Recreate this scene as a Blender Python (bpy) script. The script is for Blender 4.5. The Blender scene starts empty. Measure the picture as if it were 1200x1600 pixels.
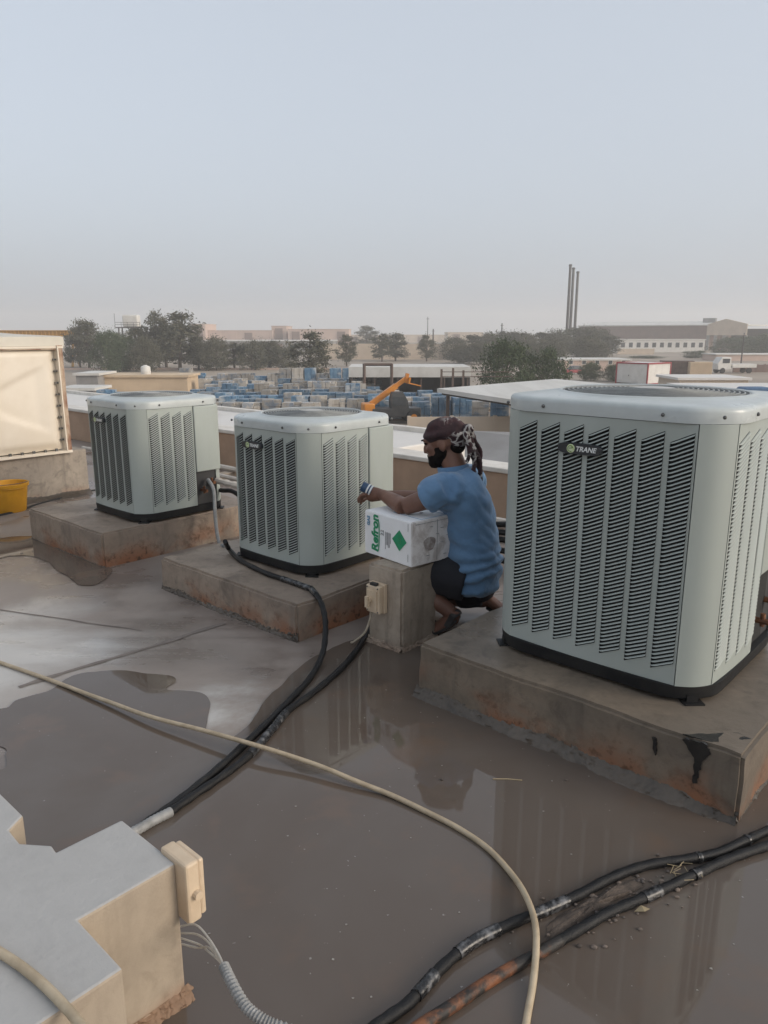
import bpy, bmesh, math, random
import numpy as np
from mathutils import Vector, Matrix, noise
R = math.radians
random.seed(7)
scene = bpy.context.scene
C = scene.collection

# ------------------------------------------------------------------ camera, sky, sun, exposure
CAM_H, FPX, PITCH = 1.45, 1170.0, math.atan(280 / 1170.0)
cam = bpy.data.cameras.new('camera')
cam.sensor_fit = 'HORIZONTAL'; cam.sensor_width = 36; cam.lens = 36 * FPX / 1200
cam.clip_start = .05; cam.clip_end = 8000
camo = bpy.data.objects.new('camera', cam); C.objects.link(camo)
camo.location = (0, 0, CAM_H); camo.rotation_euler = (math.pi / 2 - PITCH, 0, 0)
scene.camera = camo

SUN = Vector((.86, -.36, .36)).normalized()
world = bpy.data.worlds.new('World'); scene.world = world; world.use_nodes = True
wn = world.node_tree; wn.nodes.clear()
sky = wn.nodes.new('ShaderNodeTexSky'); sky.sky_type = 'NISHITA'; sky.sun_disc = False
sky.sun_elevation = math.asin(SUN.z); sky.sun_rotation = math.atan2(SUN.x, SUN.y)
sky.air_density = 1.0; sky.dust_density = 6.0; sky.ozone_density = 2.0
hsv = wn.nodes.new('ShaderNodeHueSaturation'); hsv.inputs['Saturation'].default_value = .5
dustmix = wn.nodes.new('ShaderNodeMix'); dustmix.data_type = 'RGBA'
dustmix.inputs[0].default_value = .55
dustmix.inputs[7].default_value = (4.15, 4.6, 5.2, 1)      # dust veil over the whole sky
bg = wn.nodes.new('ShaderNodeBackground'); bg.inputs['Strength'].default_value = .14
wo = wn.nodes.new('ShaderNodeOutputWorld')
wn.links.new(sky.outputs[0], hsv.inputs['Color']); wn.links.new(hsv.outputs[0], dustmix.inputs[6])
wn.links.new(dustmix.outputs[2], bg.inputs['Color']); wn.links.new(bg.outputs[0], wo.inputs['Surface'])
sl = bpy.data.lights.new('sun', 'SUN'); sl.energy = 1.1; sl.angle = R(25); sl.color = (1, .86, .70)
so = bpy.data.objects.new('sun', sl); C.objects.link(so)
so.rotation_euler = (-SUN).to_track_quat('-Z', 'Y').to_euler()
scene.view_settings.view_transform = 'Standard'; scene.view_settings.look = 'None'
scene.view_settings.exposure = .4; scene.view_settings.gamma = 1
scene.cycles.volume_bounces = 2

# ------------------------------------------------------------------ helpers
ROT = R(-42)                                    # the building's grid against the view
CU, SU = math.cos(ROT), math.sin(ROT)
def W(u, v, z=0.): return Vector((u * CU - v * SU, u * SU + v * CU, z))
def ray(px, py):
    x = (px - 600) / FPX; y = -(py - 800) / FPX
    return Vector((x, math.cos(PITCH) + y * math.sin(PITCH), -math.sin(PITCH) + y * math.cos(PITCH)))
def G(px, py, z=0.):                            # survey: a sighting to a point on a level plane
    d = ray(px, py); t = (z - CAM_H) / d.z
    return Vector((0, 0, CAM_H)) + d * t
def A(px, py, Y):                               # survey: a sighting to a point at a known distance
    d = ray(px, py); return Vector((0, 0, CAM_H)) + d * (Y / d.y)

def setp(o, label=None, cat=None, group=None, kind=None):
    if label: o['label'] = label
    if cat: o['category'] = cat
    if group: o['group'] = group
    if kind: o['kind'] = kind
    return o
def link(name, me, mat=None, parent=None, loc=None, rotz=0.):
    o = bpy.data.objects.new(name, me); C.objects.link(o)
    if mat is not None and len(me.materials) == 0:
        for m in (mat if isinstance(mat, (list, tuple)) else [mat]): me.materials.append(m)
    if parent is not None: o.parent = parent
    if loc is not None: o.location = loc
    if rotz: o.rotation_euler = (0, 0, rotz)
    return o
def thing(name, label, cat, loc=(0, 0, 0), rotz=0., group=None):
    o = bpy.data.objects.new(name, None); C.objects.link(o)
    o.location = loc; o.rotation_euler = (0, 0, rotz); o.empty_display_size = .1
    return setp(o, label, cat, group)

class MB:
    def __init__(s): s.v = []; s.f = []; s.m = []; s.cur = 0
    def add(s, vs, fs):
        b = len(s.v); s.v += [tuple(p) for p in vs]
        for f in fs: s.f.append([b + i for i in f]); s.m.append(s.cur)
        return s
    def box(s, a, b, M=None):
        (x0, y0, z0), (x1, y1, z1) = a, b
        vs = [Vector(p) for p in ((x0,y0,z0),(x1,y0,z0),(x1,y1,z0),(x0,y1,z0),(x0,y0,z1),(x1,y0,z1),(x1,y1,z1),(x0,y1,z1))]
        if M is not None: vs = [M @ p for p in vs]
        return s.add(vs, [(3,2,1,0),(4,5,6,7),(0,1,5,4),(1,2,6,5),(2,3,7,6),(3,0,4,7)])
    def prism(s, poly, z0, z1):
        n = len(poly)
        vs = [(p[0], p[1], z0) for p in poly] + [(p[0], p[1], z1) for p in poly]
        return s.add(vs, [list(range(n))[::-1], list(range(n, 2 * n))] + [(i, (i + 1) % n, n + (i + 1) % n, n + i) for i in range(n)])
    def loft(s, rings, cap=True, closed=True):
        n = len(rings[0]); vs = [p for r in rings for p in r]; fs = []
        for k in range(len(rings) - 1):
            for i in range(n if closed else n - 1):
                j = (i + 1) % n
                fs.append((k*n+i, k*n+j, (k+1)*n+j, (k+1)*n+i))
        if cap:
            fs.append(list(range(n))[::-1]); fs.append([(len(rings)-1)*n + i for i in range(n)])
        return s.add(vs, fs)
    def tube(s, pts, r, n=8, cap=True, flat=None):
        pts = [Vector(p) for p in pts]; m = len(pts)
        rr = r if isinstance(r, (list, tuple)) else [r] * m
        t0 = (pts[1] - pts[0]).normalized()
        up = Vector((0, 0, 1)) if abs(t0.z) < .9 else Vector((1, 0, 0))
        a = t0.cross(up).normalized(); rings = []
        for i in range(m):
            t = (pts[min(i+1, m-1)] - pts[max(i-1, 0)]).normalized()
            a = (a - t * a.dot(t)).normalized(); b = t.cross(a)
            q = rr[i]; qa, qb = (q if isinstance(q, (tuple, list)) else (q, q))
            rings.append([pts[i] + a * math.cos(k*math.tau/n) * qa + b * math.sin(k*math.tau/n) * qb for k in range(n)])
        return s.loft(rings, cap)
    def lathe(s, prof, n=24, c=(0, 0, 0), cap=True):
        rings = [[(c[0] + r*math.cos(k*math.tau/n), c[1] + r*math.sin(k*math.tau/n), c[2] + z) for k in range(n)] for r, z in prof]
        return s.loft(rings, cap)
    def ball(s, c, rx, ry=None, rz=None, n=12, m=8, M=None):
        ry = ry or rx; rz = rz or rx; rings = []
        for i in range(m + 1):
            ph = -math.pi/2 + math.pi * (i + .02 * (i == 0) - .02 * (i == m)) / m
            rings.append([Vector((rx*math.cos(ph)*math.cos(k*math.tau/n), ry*math.cos(ph)*math.sin(k*math.tau/n), rz*math.sin(ph))) for k in range(n)])
        if M is not None: rings = [[M @ p for p in r] for r in rings]
        rings = [[p + Vector(c) for p in r] for r in rings]
        return s.loft(rings)
    def mesh(s, name, smooth=False, sharp=40):
        me = bpy.data.meshes.new(name); me.from_pydata(s.v, [], s.f)
        me.polygons.foreach_set('material_index', s.m)
        if smooth:
            me.polygons.foreach_set('use_smooth', [True] * len(me.polygons))
            me.update()
            if sharp: me.set_sharp_from_angle(angle=R(sharp))
        me.update(); return me
    def obj(s, name, mat, parent=None, loc=None, rotz=0., smooth=False, sharp=40):
        return link(name, s.mesh(name, smooth, sharp), mat, parent, loc, rotz)
def bevel(o, w, seg=2):
    m = o.modifiers.new('bevel', 'BEVEL'); m.width = w; m.segments = seg; m.limit_method = 'ANGLE'; m.angle_limit = R(40)
    return o
def bake(o):
    dg = bpy.context.evaluated_depsgraph_get()
    me = bpy.data.meshes.new_from_object(o.evaluated_get(dg)); old = o.data
    o.modifiers.clear(); o.data = me
    return o
def copy_tree(o, parent=None):
    c = o.copy(); C.objects.link(c); c.parent = parent
    for ch in list(o.children): copy_tree(ch, c)
    return c
def spline(pts, n=8):
    P = [Vector(p) for p in pts]; P = [2*P[0]-P[1]] + P + [2*P[-1]-P[-2]]; out = []
    for i in range(1, len(P) - 2):
        a, b, c, d = P[i-1:i+3]
        for k in range(n):
            t = k / n
            out.append(.5*((2*b) + (c-a)*t + (2*a-5*b+4*c-d)*t*t + (3*b-a-3*c+d)*t**3))
    out.append(P[-2]); return out
def wobble(pts, amp, sc=3., seed=0.):
    return [p + noise.noise_vector(p * sc + Vector((seed, seed*2, 0))) * amp for p in pts]
def text_mesh(body, size, shear=0., bold=0., depth=.0006):
    cu = bpy.data.curves.new('lettering', 'FONT'); cu.body = body; cu.size = size; cu.shear = shear; cu.offset = bold
    cu.extrude = depth; cu.align_x = 'CENTER'; cu.align_y = 'CENTER'; cu.resolution_u = 3
    o = bpy.data.objects.new('lettering', cu); C.objects.link(o)
    dg = bpy.context.evaluated_depsgraph_get(); me = bpy.data.meshes.new_from_object(o.evaluated_get(dg))
    bpy.data.objects.remove(o); return me

# ------------------------------------------------------------------ materials
MATS = {}
def nt(name):
    m = bpy.data.materials.new(name); m.use_nodes = True
    t = m.node_tree; b = t.nodes['Principled BSDF']; MATS[name] = m
    return m, t, b
def N(t, typ, **kw):
    n = t.nodes.new(typ)
    for k, v in kw.items():
        if k in n.inputs: n.inputs[k].default_value = v
        else: setattr(n, k, v)
    return n
def mixc(t, fac, a, b):
    m = t.nodes.new('ShaderNodeMix'); m.data_type = 'RGBA'
    for i, x in ((0, fac), (6, a), (7, b)):
        if hasattr(x, 'is_output'): t.links.new(x, m.inputs[i])
        elif i == 0: m.inputs[0].default_value = x
        else: m.inputs[i].default_value = (*x, 1)
    return m.outputs[2]
def mth(t, op, a, b=None, clamp=False):
    m = t.nodes.new('ShaderNodeMath'); m.operation = op; m.use_clamp = clamp
    for i, x in enumerate((a, b)):
        if x is None: continue
        if hasattr(x, 'is_output'): t.links.new(x, m.inputs[i])
        else: m.inputs[i].default_value = x
    return m.outputs[0]
def ramp(t, x, lo, hi, a=0., b=1.):
    m = t.nodes.new('ShaderNodeMapRange'); m.interpolation_type = 'SMOOTHSTEP'
    t.links.new(x, m.inputs[0])
    for i, q in enumerate((lo, hi, a, b)): m.inputs[i+1].default_value = q
    return m.outputs[0]
def coords(t, kind='Object', scale=(1, 1, 1), rot=(0, 0, 0), loc=(0, 0, 0)):
    tc = t.nodes.new('ShaderNodeTexCoord'); mp = t.nodes.new('ShaderNodeMapping')
    mp.inputs['Scale'].default_value = scale; mp.inputs['Rotation'].default_value = rot; mp.inputs['Location'].default_value = loc
    t.links.new(tc.outputs[kind], mp.inputs['Vector']); return mp.outputs[0]
def world_pos(t, scale=(1, 1, 1), rot=(0, 0, 0)):
    g = t.nodes.new('ShaderNodeNewGeometry'); mp = t.nodes.new('ShaderNodeMapping')
    mp.inputs['Scale'].default_value = scale; mp.inputs['Rotation'].default_value = rot
    t.links.new(g.outputs['Position'], mp.inputs['Vector']); return mp.outputs[0]
def nz(t, vec, scale, detail=5, rough=.6, dist=0.):
    n = N(t, 'ShaderNodeTexNoise', Scale=scale, Detail=detail, Roughness=rough, Distortion=dist)
    t.links.new(vec, n.inputs['Vector']); return n.outputs[0]
def bump(t, b, h, strength=.3, dist=.01):
    n = t.nodes.new('ShaderNodeBump'); n.inputs['Strength'].default_value = strength; n.inputs['Distance'].default_value = dist
    t.links.new(h, n.inputs['Height']); t.links.new(n.outputs[0], b.inputs['Normal'])
def pm(name, c1, c2=None, scale=6., rough=.6, bmp=.1, bdist=.004, metal=0., stretch=(1,1,1), lo=.35, hi=.65, rvar=.1, bscale=None, spec=.5, rnd=0.):
    m, t, b = nt(name); c2 = c2 or tuple(x*.8 for x in c1)
    v = coords(t, 'Object', stretch)
    n = nz(t, v, scale)
    col = mixc(t, ramp(t, n, lo, hi), c1, c2)
    if rnd:
        oi = t.nodes.new('ShaderNodeObjectInfo'); h = N(t, 'ShaderNodeHueSaturation')
        t.links.new(col, h.inputs['Color']); t.links.new(ramp(t, oi.outputs['Random'], 0, 1, 1-rnd, 1+rnd), h.inputs['Value'])
        col = h.outputs[0]
    t.links.new(col, b.inputs['Base Color'])
    t.links.new(ramp(t, n, .2, .8, max(rough-rvar, .02), min(rough+rvar, 1)), b.inputs['Roughness'])
    b.inputs['Metallic'].default_value = metal; b.inputs['Specular IOR Level'].default_value = spec
    if bmp: bump(t, b, nz(t, v, bscale or scale*8, 4), bmp, bdist)
    return m

def concrete_mat(name, c1, c2, rust=0., rust_top=.13, wet=.0, rough=.75, mottle=.5):
    """weathered cement: blotches, pores, rust-red scaling along the foot"""
    m, t, b = nt(name); v = coords(t)
    big = nz(t, v, 2.3, 6, .6, .4); fine = nz(t, v, 22, 5, .7); pores = nz(t, v, 90, 3, .6)
    col = mixc(t, ramp(t, big, .35, .65), c1, c2)
    col = mixc(t, ramp(t, fine, .42, .72, 0, mottle*.9), col, tuple(x*.5 for x in c1))
    col = mixc(t, ramp(t, nz(t, v, 6.5, 7, .7, .8), .53, .66, 0, mottle), col, tuple(x*.48 for x in c2))
    col = mixc(t, ramp(t, nz(t, coords(t, 'Object', (5, 5, .7)), 3, 4), .52, .72, 0, mottle*.9), col, tuple(x*.5 for x in c2))   # runs
    if rust:
        sep = t.nodes.new('ShaderNodeSeparateXYZ'); t.links.new(v, sep.inputs[0])
        low = ramp(t, sep.outputs[2], rust_top, .0)
        rm = mth(t, 'MULTIPLY', ramp(t, nz(t, coords(t, 'Object', (1, 1, 1.6), (0,0,0), (3.1, 1.7, .4)), 2.0, 5, .6, .3), .44, .62), low)
        rm = mth(t, 'MULTIPLY', rm, rust)
        col = mixc(t, rm, col, (.255, .110, .055))
        col = mixc(t, mth(t, 'MULTIPLY', rm, ramp(t, fine, .5, .62)), col, (.07, .035, .02))
    t.links.new(col, b.inputs['Base Color'])
    t.links.new(ramp(t, big, .3, .7, rough - wet, rough), b.inputs['Roughness'])
    h = mth(t, 'ADD', mth(t, 'MULTIPLY', fine, .7), mth(t, 'MULTIPLY', pores, .35))
    bump(t, b, h, .35, .006)
    return m

M = {}
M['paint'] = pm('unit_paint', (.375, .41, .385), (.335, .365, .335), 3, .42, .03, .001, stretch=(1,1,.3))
M['paint_lit'] = pm('skylit_unit_paint', (.47, .50, .49), (.41, .435, .42), 4, .34, .03, .001)  # unit paint lightened for the lid: sky highlight put into the colour
M['black'] = pm('black_plastic', (.010, .0105, .012), (.018, .0175, .017), 8, .5, .1, .001, spec=.25)
M['coil'] = pm('coil_fins', (.012, .012, .012), (.022, .021, .019), 30, .8, .2, .002, stretch=(1, 1, 12))
M['grille'] = pm('grille_wire', (.30, .31, .30), (.22, .225, .22), 12, .4, 0)  # guard wire lightened: the metal's reflection put into the colour
M['orifice'] = pm('fan_well', (.03, .03, .032), (.05, .05, .05), 4, .6, 0)
M['motor'] = pm('motor_cover', (.48, .46, .43), (.38, .36, .33), 6, .45, .05)
M['screw'] = pm('screw_steel', (.15, .15, .15), (.10, .10, .09), 40, .4, 0, metal=.6)
M['copper'] = pm('copper_pipe', (.35, .16, .08), (.2, .1, .06), 15, .4, .05, metal=.7)
M['badge'] = pm('badge_black', (.02, .022, .026), (.03, .032, .036), 12, .35, 0)
M['white_print'] = pm('white_print', (.75, .76, .74), (.65, .66, .64), 40, .5, 0)
M['lime'] = pm('globe_print', (.42, .52, .20), (.62, .66, .50), 130, .4, 0)
M['lime_dark'] = pm('globe_lines', (.12, .2, .06), (.16, .24, .08), 60, .5, 0)
M['pad'] = concrete_mat('pad_concrete', (.33, .26, .20), (.235, .185, .145), rust=1., rust_top=.19, wet=.25, rough=.7)
M['pad_wet'] = concrete_mat('damp_pad_concrete', (.225, .18, .135), (.15, .122, .094), rust=1., rust_top=.20, wet=.42, rough=.62)
M['mortar'] = concrete_mat('rough_mortar', (.105, .083, .063), (.06, .048, .037), wet=.3, rough=.6)
M['tar'] = pm('bitumen', (.012, .011, .011), (.02, .018, .016), 20, .35, .3, .004)
M['pillar'] = concrete_mat('pedestal_render', (.40, .33, .26), (.30, .245, .19), rust=.25, rust_top=.05)
M['stub_top'] = concrete_mat('stub_screed', (.40, .39, .375), (.38, .37, .355), mottle=.10)
M['stub_side'] = concrete_mat('stub_render', (.40, .33, .25), (.33, .27, .205), rust=.9, rust_top=.07, mottle=.25)
M['wallc'] = concrete_mat('plinth_render', (.34, .29, .235), (.25, .215, .18), rust=.5, rust_top=.12)
M['parapet'] = pm('parapet_render', (.44, .30, .205), (.38, .26, .18), 3, .85, .15)
M['coping'] = pm('coping_white', (.70, .66, .60), (.60, .56, .50), 5, .7, .1)
M['white_roof'] = pm('white_roof_coat', (.66, .63, .59), (.64, .61, .57), 1.2, .7, .05)
M['cream_plastic'] = pm('cream_plastic', (.60, .475, .34), (.53, .41, .285), 14, .45, .05)
M['grp'] = pm('glass_fibre_panel', (.72, .645, .54), (.66, .58, .47), 2.2, .5, .05, .003)
M['grp_roof'] = pm('glass_fibre_roof', (.62, .58, .50), (.55, .51, .43), 2.2, .5, .05, .003)
M['rusty'] = pm('rusty_steel', (.20, .085, .045), (.50, .40, .30), 9, .75, .3, .003, stretch=(1, 1, .4))
M['yellow'] = pm('yellow_plastic', (.62, .30, .015), (.52, .24, .012), 6, .45, .03)
M['insul'] = pm('pipe_insulation', (.009, .009, .010), (.022, .021, .020), 30, .5, .5, .004, lo=.45, hi=.75, spec=.3)
M['tape'] = pm('duct_tape', (.014, .014, .015), (.15, .15, .154), 40, .3, .2, .002, lo=.47, hi=.72)
M['hose'] = pm('beige_hose', (.46, .375, .26), (.36, .285, .19), 20, .5, .05)
M['conduit'] = pm('grey_conduit', (.29, .29, .285), (.20, .20, .195), 20, .55, .05)
M['wire'] = pm('white_wire', (.55, .52, .46), (.45, .42, .37), 30, .5, 0)
M['cable'] = pm('cream_cable', (.42, .36, .28), (.33, .28, .21), 30, .5, 0)
M['pvc'] = pm('white_pipe', (.55, .50, .44), (.44, .40, .35), 8, .55, .05)
M['card'] = pm('white_cardboard', (.84, .84, .84), (.77, .765, .755), 6, .65, .05, .002)
M['green_print'] = pm('green_print', (.012, .24, .10), (.02, .29, .13), 30, .55, 0)
M['grey_print'] = pm('grey_print', (.16, .16, .17), (.3, .3, .3), 60, .6, 0)
M['blue_print'] = pm('blue_print', (.08, .22, .38), (.16, .32, .45), 60, .6, 0)
M['teal_print'] = pm('teal_print', (.25, .52, .52), (.35, .6, .6), 30, .6, 0)
M['skin'] = pm('skin', (.195, .095, .062), (.15, .07, .046), 12, .5, .06, .001)
M['beard'] = pm('beard_hair', (.007, .005, .0045), (.013, .010, .009), 60, .85, .6, .003, spec=.1)
M['shorts'] = pm('black_cloth', (.011, .012, .017), (.018, .018, .024), 12, .85, .3, .003)
M['sandal'] = pm('sandal_rubber', (.02, .019, .019), (.045, .043, .042), 16, .6, .2)
M['dirt'] = pm('mud', (.14, .105, .08), (.075, .058, .047), 25, .8, .7, .01)
M['pebble'] = pm('pebble', (.15, .115, .09), (.07, .06, .055), 9, .8, .2, rnd=.5)
M['flake'] = pm('pale_flake', (.33, .31, .275), (.24, .22, .195), 30, .7, 0)
M['straw'] = pm('dry_straw', (.35, .28, .17), (.25, .2, .12), 9, .8, 0)

def shirt_mat():
    m, t, b = nt('blue_knit'); v = coords(t)
    col = mixc(t, ramp(t, nz(t, v, 7, 5), .35, .65), (.125, .235, .38), (.10, .195, .325))
    t.links.new(col, b.inputs['Base Color']); b.inputs['Roughness'].default_value = .9
    b.inputs['Sheen Weight'].default_value = .25
    bump(t, b, nz(t, coords(t, 'Object', (1, 1, .8)), 9, 3, .5, 1.2), .55, .02); return m
M['shirt'] = shirt_mat()
def scarf_mat():
    m, t, b = nt('printed_scarf'); v = coords(t)
    vo = N(t, 'ShaderNodeTexVoronoi', Scale=24.); vo.feature = 'DISTANCE_TO_EDGE'
    dv = nz(t, v, 12, 3); 
    mx = t.nodes.new('ShaderNodeVectorMath'); mx.operation = 'ADD'; t.links.new(v, mx.inputs[0]); 
    sc = t.nodes.new('ShaderNodeVectorMath'); sc.operation = 'SCALE'; t.links.new(dv, sc.inputs[0]); sc.inputs[3].default_value = .1
    t.links.new(sc.outputs[0], mx.inputs[1]); t.links.new(mx.outputs[0], vo.inputs['Vector'])
    line = ramp(t, vo.outputs[0], .13, .05)
    sep = t.nodes.new('ShaderNodeSeparateXYZ'); t.links.new(v, sep.inputs[0])
    area = mth(t, 'MULTIPLY', ramp(t, nz(t, v, 16, 2), .44, .56), ramp(t, sep.outputs[0], -.17, -.10))
    f = mth(t, 'MULTIPLY', line, area)
    col = mixc(t, ramp(t, nz(t, v, 18, 3), .4, .6), (.05, .020, .022), (.028, .012, .014))
    col = mixc(t, f, col, (.42, .39, .36)); t.links.new(col, b.inputs['Base Color']); b.inputs['Roughness'].default_value = .85
    bump(t, b, nz(t, v, 30, 3), .4, .006); return m
M['scarf'] = scarf_mat()
def card_end_mat():                              # the carton's dirty, scuffed end
    m, t, b = nt('scuffed_cardboard'); v = coords(t)
    dirt = ramp(t, nz(t, v, 11, 6, .65, .5), .44, .68, 0, .75)
    col = mixc(t, dirt, (.78, .74, .71), (.42, .36, .32)); t.links.new(col, b.inputs['Base Color']); b.inputs['Roughness'].default_value = .7
    bump(t, b, nz(t, v, 50, 3), .1, .002); return m
M['card_end'] = card_end_mat()
M['smudge'] = pm('smudge', (.26, .21, .19), (.5, .46, .43), 45, .8, 0, lo=.35, hi=.7)

def roof_mat():
    """cement roof screed: pale where dried out, browner where still damp, trowel streaks"""
    m, t, b = nt('roof_screed'); p = world_pos(t, (1, 1, 1), (0, 0, R(42)))
    st = world_pos(t, (.55, 2.6, 1), (0, 0, R(48)))
    big = nz(t, p, 1.15, 6, .62, .6); s = nz(t, st, 1.4, 6, .65, .4); fine = nz(t, p, 30, 4, .7)
    g = t.nodes.new('ShaderNodeNewGeometry')
    def patch(x, y, r0, r1):
        d = t.nodes.new('ShaderNodeVectorMath'); d.operation = 'DISTANCE'; t.links.new(g.outputs['Position'], d.inputs[0]); d.inputs[1].default_value = (x, y, 0)
        return ramp(t, mth(t, 'ADD', d.outputs['Value'], mth(t, 'MULTIPLY', mth(t, 'SUBTRACT', big, .5), 1.4)), r0, r1, 1., 0.)
    dry = mth(t, 'MAXIMUM', patch(-1.95, 3.15, .25, .95), patch(-.66, 2.62, .02, .38))
    k = mth(t, 'ADD', mth(t, 'MULTIPLY', big, .55), mth(t, 'MULTIPLY', s, .45))
    base = mixc(t, ramp(t, k, .40, .60), (.160, .130, .112), (.275, .232, .202))
    col = mixc(t, mth(t, 'MULTIPLY', dry, ramp(t, s, .30, .55, .45, 1.)), base, (.50, .485, .46))
    col = mixc(t, ramp(t, fine, .55, .8, 0, .3), col, (.10, .085, .075))
    t.links.new(col, b.inputs['Base Color'])
    t.links.new(ramp(t, k, .42, .58, .22, .55), b.inputs['Roughness'])
    bump(t, b, mth(t, 'ADD', fine, mth(t, 'MULTIPLY', s, 1.2)), .12, .004); return m
M['roof'] = roof_mat()
def puddle_mat():
    """thin sheet of silty rain water over the screed"""
    m, t, b = nt('muddy_water'); p = world_pos(t)
    n1 = nz(t, p, 1.0, 5, .55, .5); n2 = nz(t, p, 3.3, 6, .6, .3)
    col = mixc(t, ramp(t, n1, .35, .65), (.122, .101, .086), (.10, .075, .058))
    col = mixc(t, ramp(t, n2, .52, .70, 0, .6), col, (.14, .095, .068))
    col = mixc(t, ramp(t, nz(t, p, 65, 2), .735, .77, 0, .6), col, (.36, .34, .31))
    t.links.new(col, b.inputs['Base Color'])
    b.inputs['Roughness'].default_value = .035; b.inputs['IOR'].default_value = 1.5
    t.links.new(ramp(t, n2, .4, .75, .02, .07), b.inputs['Roughness'])
    bump(t, b, nz(t, p, 7, 2), .02, .004); return m
M['puddle'] = puddle_mat()

# background
M['sand'] = pm('sandy_ground', (.34, .28, .22), (.27, .22, .175), .05, .95, .1, .05)
M['far_wall'] = pm('far_render', (.56, .46, .36), (.50, .41, .32), .3, .9, 0)
M['pink_wall'] = pm('pinkish_render', (.56, .42, .35), (.51, .385, .32), .2, .9, 0)
M['tan_wall'] = pm('tan_render', (.60, .46, .31), (.53, .40, .27), .4, .9, 0)
M['pale_roof'] = pm('pale_sheet_roof', (.62, .60, .56), (.54, .52, .48), .6, .75, .05, stretch=(1, .1, 1))
M['grey_sheet'] = pm('grey_sheet', (.28, .27, .26), (.22, .21, .2), .6, .75, .05)
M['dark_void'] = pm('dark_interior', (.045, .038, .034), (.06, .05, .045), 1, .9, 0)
M['brown_steel'] = pm('brown_steel', (.13, .085, .065), (.10, .065, .05), 2, .7, 0)
M['maroon_cladding'] = pm('maroon_cladding', (.22, .145, .12), (.19, .13, .11), .4, .8, 0)
M['window'] = pm('window_glass', (.05, .055, .06), (.07, .075, .08), 2, .15, 0)
M['white_paint'] = pm('white_paint', (.66, .64, .60), (.58, .56, .52), 1, .6, 0)
M['red_trim'] = pm('red_trim', (.32, .03, .04), (.26, .03, .035), 1, .5, 0)
M['chimney'] = pm('sooty_steel', (.10, .095, .09), (.07, .068, .066), .3, .7, 0)
M['crane_yellow'] = pm('crane_yellow', (.50, .27, .05), (.42, .22, .04), .5, .6, 0)
M['machine_orange'] = pm('machine_orange', (.62, .23, .02), (.52, .18, .02), 2, .45, 0)
M['machine_dark'] = pm('machine_dark', (.03, .032, .034), (.05, .05, .05), 2, .5, 0)
M['tyre'] = pm('tyre_rubber', (.02, .02, .02), (.03, .03, .03), 6, .85, 0)
M['bark'] = pm('bark', (.12, .09, .07), (.08, .062, .05), 3, .9, .3, .02)
M['pole'] = pm('weathered_pole', (.10, .09, .085), (.08, .07, .065), 2, .8, 0)
M['wood'] = pm('pallet_wood', (.25, .18, .12), (.18, .13, .09), 3, .85, 0)
M['blue_tarp'] = pm('blue_tarp', (.05, .13, .25), (.04, .1, .2), 2, .6, 0)
def stack_mat(name, c1, c2, c3, lo=.42, hi=.55):
    m, t, b = nt(name); v = coords(t, 'Object')
    oi = t.nodes.new('ShaderNodeObjectInfo')
    ad = t.nodes.new('ShaderNodeVectorMath'); ad.operation = 'ADD'; t.links.new(v, ad.inputs[0])
    cx = t.nodes.new('ShaderNodeCombineXYZ'); 
    for i in range(3): t.links.new(mth(t, 'MULTIPLY', oi.outputs['Random'], 37.+i*11), cx.inputs[i])
    t.links.new(cx.outputs[0], ad.inputs[1])
    mp = t.nodes.new('ShaderNodeMapping'); mp.inputs['Scale'].default_value = (2.2, 2.2, .5); t.links.new(ad.outputs[0], mp.inputs[0])
    col = mixc(t, ramp(t, nz(t, mp.outputs[0], 1.5, 3), .4, .6), c1, c2)
    col = mixc(t, ramp(t, nz(t, ad.outputs[0], 1.1, 4), lo, hi), col, c3)
    h = N(t, 'ShaderNodeHueSaturation'); t.links.new(col, h.inputs['Color']); t.links.new(ramp(t, oi.outputs['Random'], 0, 1, .7, 1.25), h.inputs['Value'])
    t.links.new(h.outputs[0], b.inputs['Base Color']); b.inputs['Roughness'].default_value = .45; return m
M['wrap_blue'] = stack_mat('blue_wrapped_blocks', (.06, .135, .22), (.12, .21, .30), (.40, .41, .41), .48, .68)
M['wrap_pale'] = stack_mat('pale_wrapped_blocks', (.46, .42, .37), (.36, .32, .27), (.20, .24, .29), .48, .68)
def leaf_mat(name, c1, c2):
    m, t, b = nt(name); g = t.nodes.new('ShaderNodeNewGeometry'); 
    col = mixc(t, g.outputs['Random Per Island'], c1, c2)
    t.links.new(col, b.inputs['Base Color']); b.inputs['Roughness'].default_value = .75
    b.inputs['Specular IOR Level'].default_value = .2; return m
M['leaf_grey'] = leaf_mat('dusty_needles', (.085, .085, .06), (.13, .125, .085))
M['leaf_green'] = leaf_mat('dusty_leaves', (.05, .07, .035), (.085, .11, .055))

# ------------------------------------------------------------------ large structure: ground, our roof, the next roof
ZG = -5.0
g = MB().add([(-1500, -1500, ZG), (1500, -1500, ZG), (1500, 1500, ZG), (-1500, 1500, ZG)], [(0, 1, 2, 3)]).obj('ground', M['sand'])
setp(g, kind='structure')
PV = 4.83                                        # parapet line on the building's grid
rf = MB().prism([W(-12, -5), W(9, -5), W(9, PV + .22), W(-12, PV + .22)], ZG - .3, 0).obj('roof_floor', M['roof'])
setp(rf, kind='structure')
def strip(pts, w, z):
    mb = MB(); P = [Vector(p) for p in pts]; L = []; Rr = []
    for i, p in enumerate(P):
        t = (P[min(i+1, len(P)-1)] - P[max(i-1, 0)]).normalized(); n = Vector((-t.y, t.x, 0)) * w * .5 * (.7 + .6 * noise.noise(p * 9))
        L.append((p.x+n.x, p.y+n.y, z)); Rr.append((p.x-n.x, p.y-n.y, z))
    k = len(P); return mb.add(L + Rr, [(i, k+i, k+i+1, i+1) for i in range(k-1)])
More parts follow.
